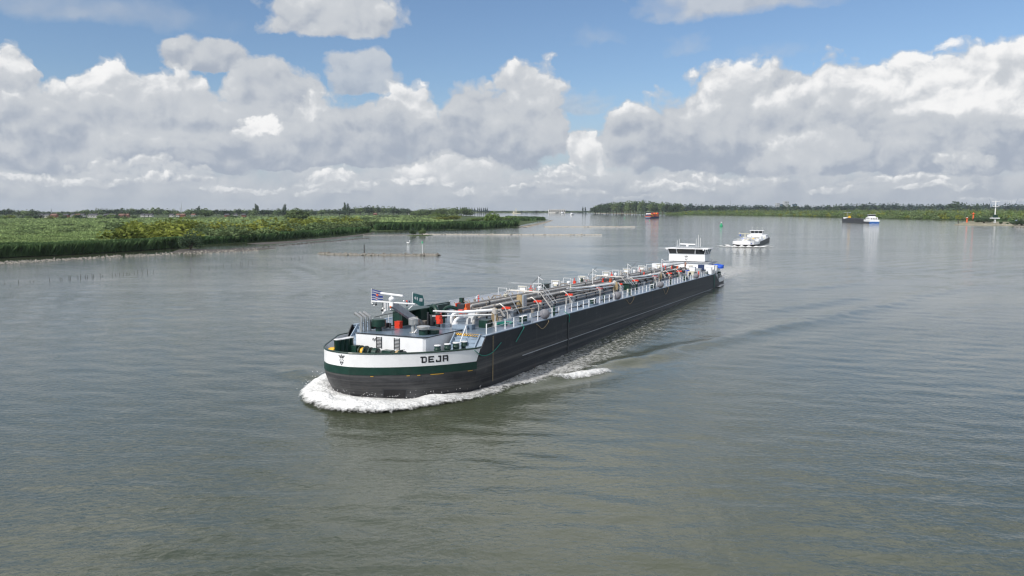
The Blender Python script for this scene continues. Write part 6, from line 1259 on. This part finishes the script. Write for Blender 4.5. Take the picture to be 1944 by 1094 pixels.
lattice(345, 409, 384.5, 1.6, steelw, 'radio_mast', 'slim white lattice mast above the left trees'); lattice(342.5, 409, 393, 1, M_['grey'], 'radio_mast', 'thin grey mast beside the white one'); lattice(98, 409.5, 397, 2, M_['grey'], 'pylon', 'grey power pylon above the far left houses', 3); lattice(183, 407, 394, 2, M_['grey'], 'pylon', 'faint power pylon above the trees right of the houses', 3)
lattice(1386.5, 404, 380.5, .8, M_['grey'], 'radio_mast', 'thin tall mast right of the container ship'); lattice(1291, 404, 383, .8, M_['grey'], 'radio_mast', 'faint thin mast above the right end of the far wood'); lattice(1701.5, 404, 380.5, 1, M_['grey'], 'radio_mast', 'thin mast on the skyline right of the barge'); lattice(1690, 404, 383, 3.5, M_['grey'], 'chimney_frame', 'small frame-like tower left of the thin mast, right of the barge')
def turbine(px, yhub, rpx, ang, lb):
    p = G(px, 401.2); k = p[1]/F; h = (401.2-yhub)*k; t = thing('wind_turbine', lb, 'wind turbine', loc=tuple(p)); b = MB(); b.tube([(0,0,0),(0,0,h)], [1.9,1.1], 8); b.build('tower', steelw, t); c = MB(); c.box((0,0,h+.8),(2.6,6,2.6)); c.build('nacelle', steelw, t)
    for q in range(3): a = ang+q*2.094; d = MB(); L2 = rpx*k; d.add([(math.sin(a)*u*L2+math.cos(a)*w_, -3.6+dd, h+.8+math.cos(a)*u*L2-math.sin(a)*w_) for u, w_, dd in ((.02,1.2,0),(.02,-1.2,0),(.25,-1.3,0),(1,-.3,0),(1,.3,0),(.25,1.6,0),(.02,1.2,.5),(.02,-1.2,.5),(.25,-1.3,.5),(1,-.3,.3),(1,.3,.3),(.25,1.6,.5))], [(0,1,2,5),(5,2,3,4),(6,11,8,7),(11,10,9,8),(0,5,11,6),(5,4,10,11),(1,7,8,2),(2,8,9,3)]); d.build('blade', steelw, t)
for (x, y, r, a), lb in zip(((788.5,391,6,.3),(797.5,390.5,6,.9),(810,390,6.5,.1),(822.5,389.5,7,.6),(832,390,6.5,1.2)), ('leftmost','second from left','middle','second from right','rightmost')): turbine(x, y, r, a, '%s of the five white wind turbines above the willow wood' % lb)
def crane(px, ytop, lb, jib):
    p = G(px, 402); k = p[1]/F; h = (402-ytop)*k*.75; t = thing('harbour_crane', lb, 'crane', loc=tuple(p)); b = MB(); b.box((0,0,h*.35),(5,5,h*.7)); b.build('portal', blueg, t); c = MB(); c.tube([(0,0,h*.6),(jib*h*.28,0,h*1.33)], [1.6,.7], 4); c.build('jib', blueg, t)
crane(1882, 377.5, 'blue crane with its jib leaning left behind the tall white mast', -1); crane(1891, 377.5, 'blue crane with its jib leaning right behind the tall white mast', 1); crane(1926, 376, 'distant grey crane with a jib reaching up near the right edge', 1)
for x, yt in ((1907,378),(1911,380),(1915,381),(1919,380),(1935,380)): lattice(x, 403, yt+1, .6, M_['grey'], 'radio_mast', 'faint thin mast among the far harbour masts at right', 0, 'faint harbour masts at right')
# red beacons and the tall radar mast on the islet
def beacon(px, yb, yt, wpx, lb, lamp):
    p = G(px, yb, .5); k = p[1]/F; h = (yb-yt)*k; w = wpx*k/2; t = thing('red_beacon', lb, 'beacon', loc=tuple(p)); b = MB(); b.lathe((0,0,0), [(w*.62,0),(w*.5,.2*h),(w*.42,.78*h)], 12); b.build('column', M_['orange'], t); c = MB(); c.lathe((0,0,h*.76), [(w*.6,0),(w*1.15,.06*h),(w*1.15,.12*h),(w*.7,.13*h)], 12); c.build('platform', M_['orange'], t)
    d = MB(); d.lathe((0,0,h*.88), [(w*.4,0),(w*.4,.08*h),(w*.1,.12*h)], 10); d.build('lantern', lamp, t)
beacon(1847.3, 419.2, 403.8, 5.0, 'taller orange-red beacon column on the islet at the right', M_['orange']); beacon(1835.5, 422.6, 412.8, 5.2, 'shorter orange-red beacon with a white lantern on the islet', M_['white'])
p = G(1888, 424, .3); k = p[1]/F; H2 = 44*k; t = thing('radar_tower', 'tall white radar mast with a green and white platform house on the islet at right', 'radar tower', loc=tuple(p))
b = MB(); b.lathe((0,0,0), [(1.3,0),(1.3,5),(1.0,5.2)], 12); b.build('base', M_['white'], t); b = MB(); b.box((0,0,6.2),(9.5,5,1.3)); pl = b.build('platform', steelw, t); b = MB(); b.box((.3,0,8.7),(4.2,3.6,3.6)); b.build('green_cabin', M_['dkgreen'], t)
b = MB(); b.lathe((0,0,10), [(.6,0),(.45,H2-11)], 10); b.build('pole', M_['white'], t); b = MB(); b.box((0,0,H2*.73),(9,1.2,.5)); b.box((0,0,H2*.70),(5,2.5,.3)); b.build('lower_cross_arm', M_['white'], t); b = MB(); b.box((0,0,H2*.93),(9.5,.8,.7)); b.build('radar_scanner', M_['white'], t); b = MB(); [b.tube([(q,0,6.8),(q,0,8.2)], .08, 5) for q in (-4.5,-3,3,4.5)]; b.build('platform_rail', M_['white'], pl)
for px, py, w, h in ((1900,426.2,7,7),(1912,426.4,5,4),(1924,426.6,5,4)): tree(px, py, w, h, 'bush', 'dark', 'bush', 'small dark bush on the islet beside the white mast', 'small bushes on the right islet')
for px, py, w, h in ((1868,424,26,13),(1940,428.5,34,12),(1856,422.5,16,11)): tree(px, py, w, h, 'bush', 'dark', 'bush', {1868: 'dark bush on the islet left of the white mast', 1940: 'dark bush on the boulder mound at the right edge', 1856: 'dark bush beside the taller red beacon'}[px], None, True)
p = G(1929, 427.5, .5); t = thing('river_sign', 'small blue and white sign on a post near the right edge', 'sign', loc=tuple(p)); b = MB(); b.tube([(0,0,0),(0,0,4)], .1, 6); b.build('post', M_['white'], t); b = MB(); b.box((0,-.1,4.6),(2,.1,1.8)); b.build('board', M_['blue'], t); b = MB(); b.box((0,-.17,4.9),(1.3,.03,.7)); b.build('white_field', M_['white'], t)
p = G(1182, 405.2, .4); t = thing('white_hut', 'small white hut on the sandy shore left of the container ship', 'hut', loc=tuple(p)); b = MB(); b.box((0,0,2.5),(5,5,5)); b.build('wall', plaster, t); b = MB(); b.lathe((0,0,5), [(4,0),(.3,4)], 4); b.build('roof', rred, t)
# ---------------------------------------------------------------- air
hz = MB(); hz.bb(-7200, 7200, -600, 8600, -1.6, 95); ho = hz.build('haze', []) ; tag(ho, 'thin pale haze over the whole river landscape', 'haze', None, 'stuff')
hm = bpy.data.materials.new('haze'); hm.use_nodes = True; nt = hm.node_tree; nt.nodes.remove(nt.nodes['Principled BSDF']); pv_ = nt.nodes.new('ShaderNodeVolumePrincipled'); pv_.inputs['Color'].default_value = (.80,.87,.96,1); pv_.inputs['Density'].default_value = 0.00004; pv_.inputs['Anisotropy'].default_value = .2; nt.links.new(pv_.outputs[0], nt.nodes['Material Output'].inputs['Volume']); ho.data.materials.append(hm)
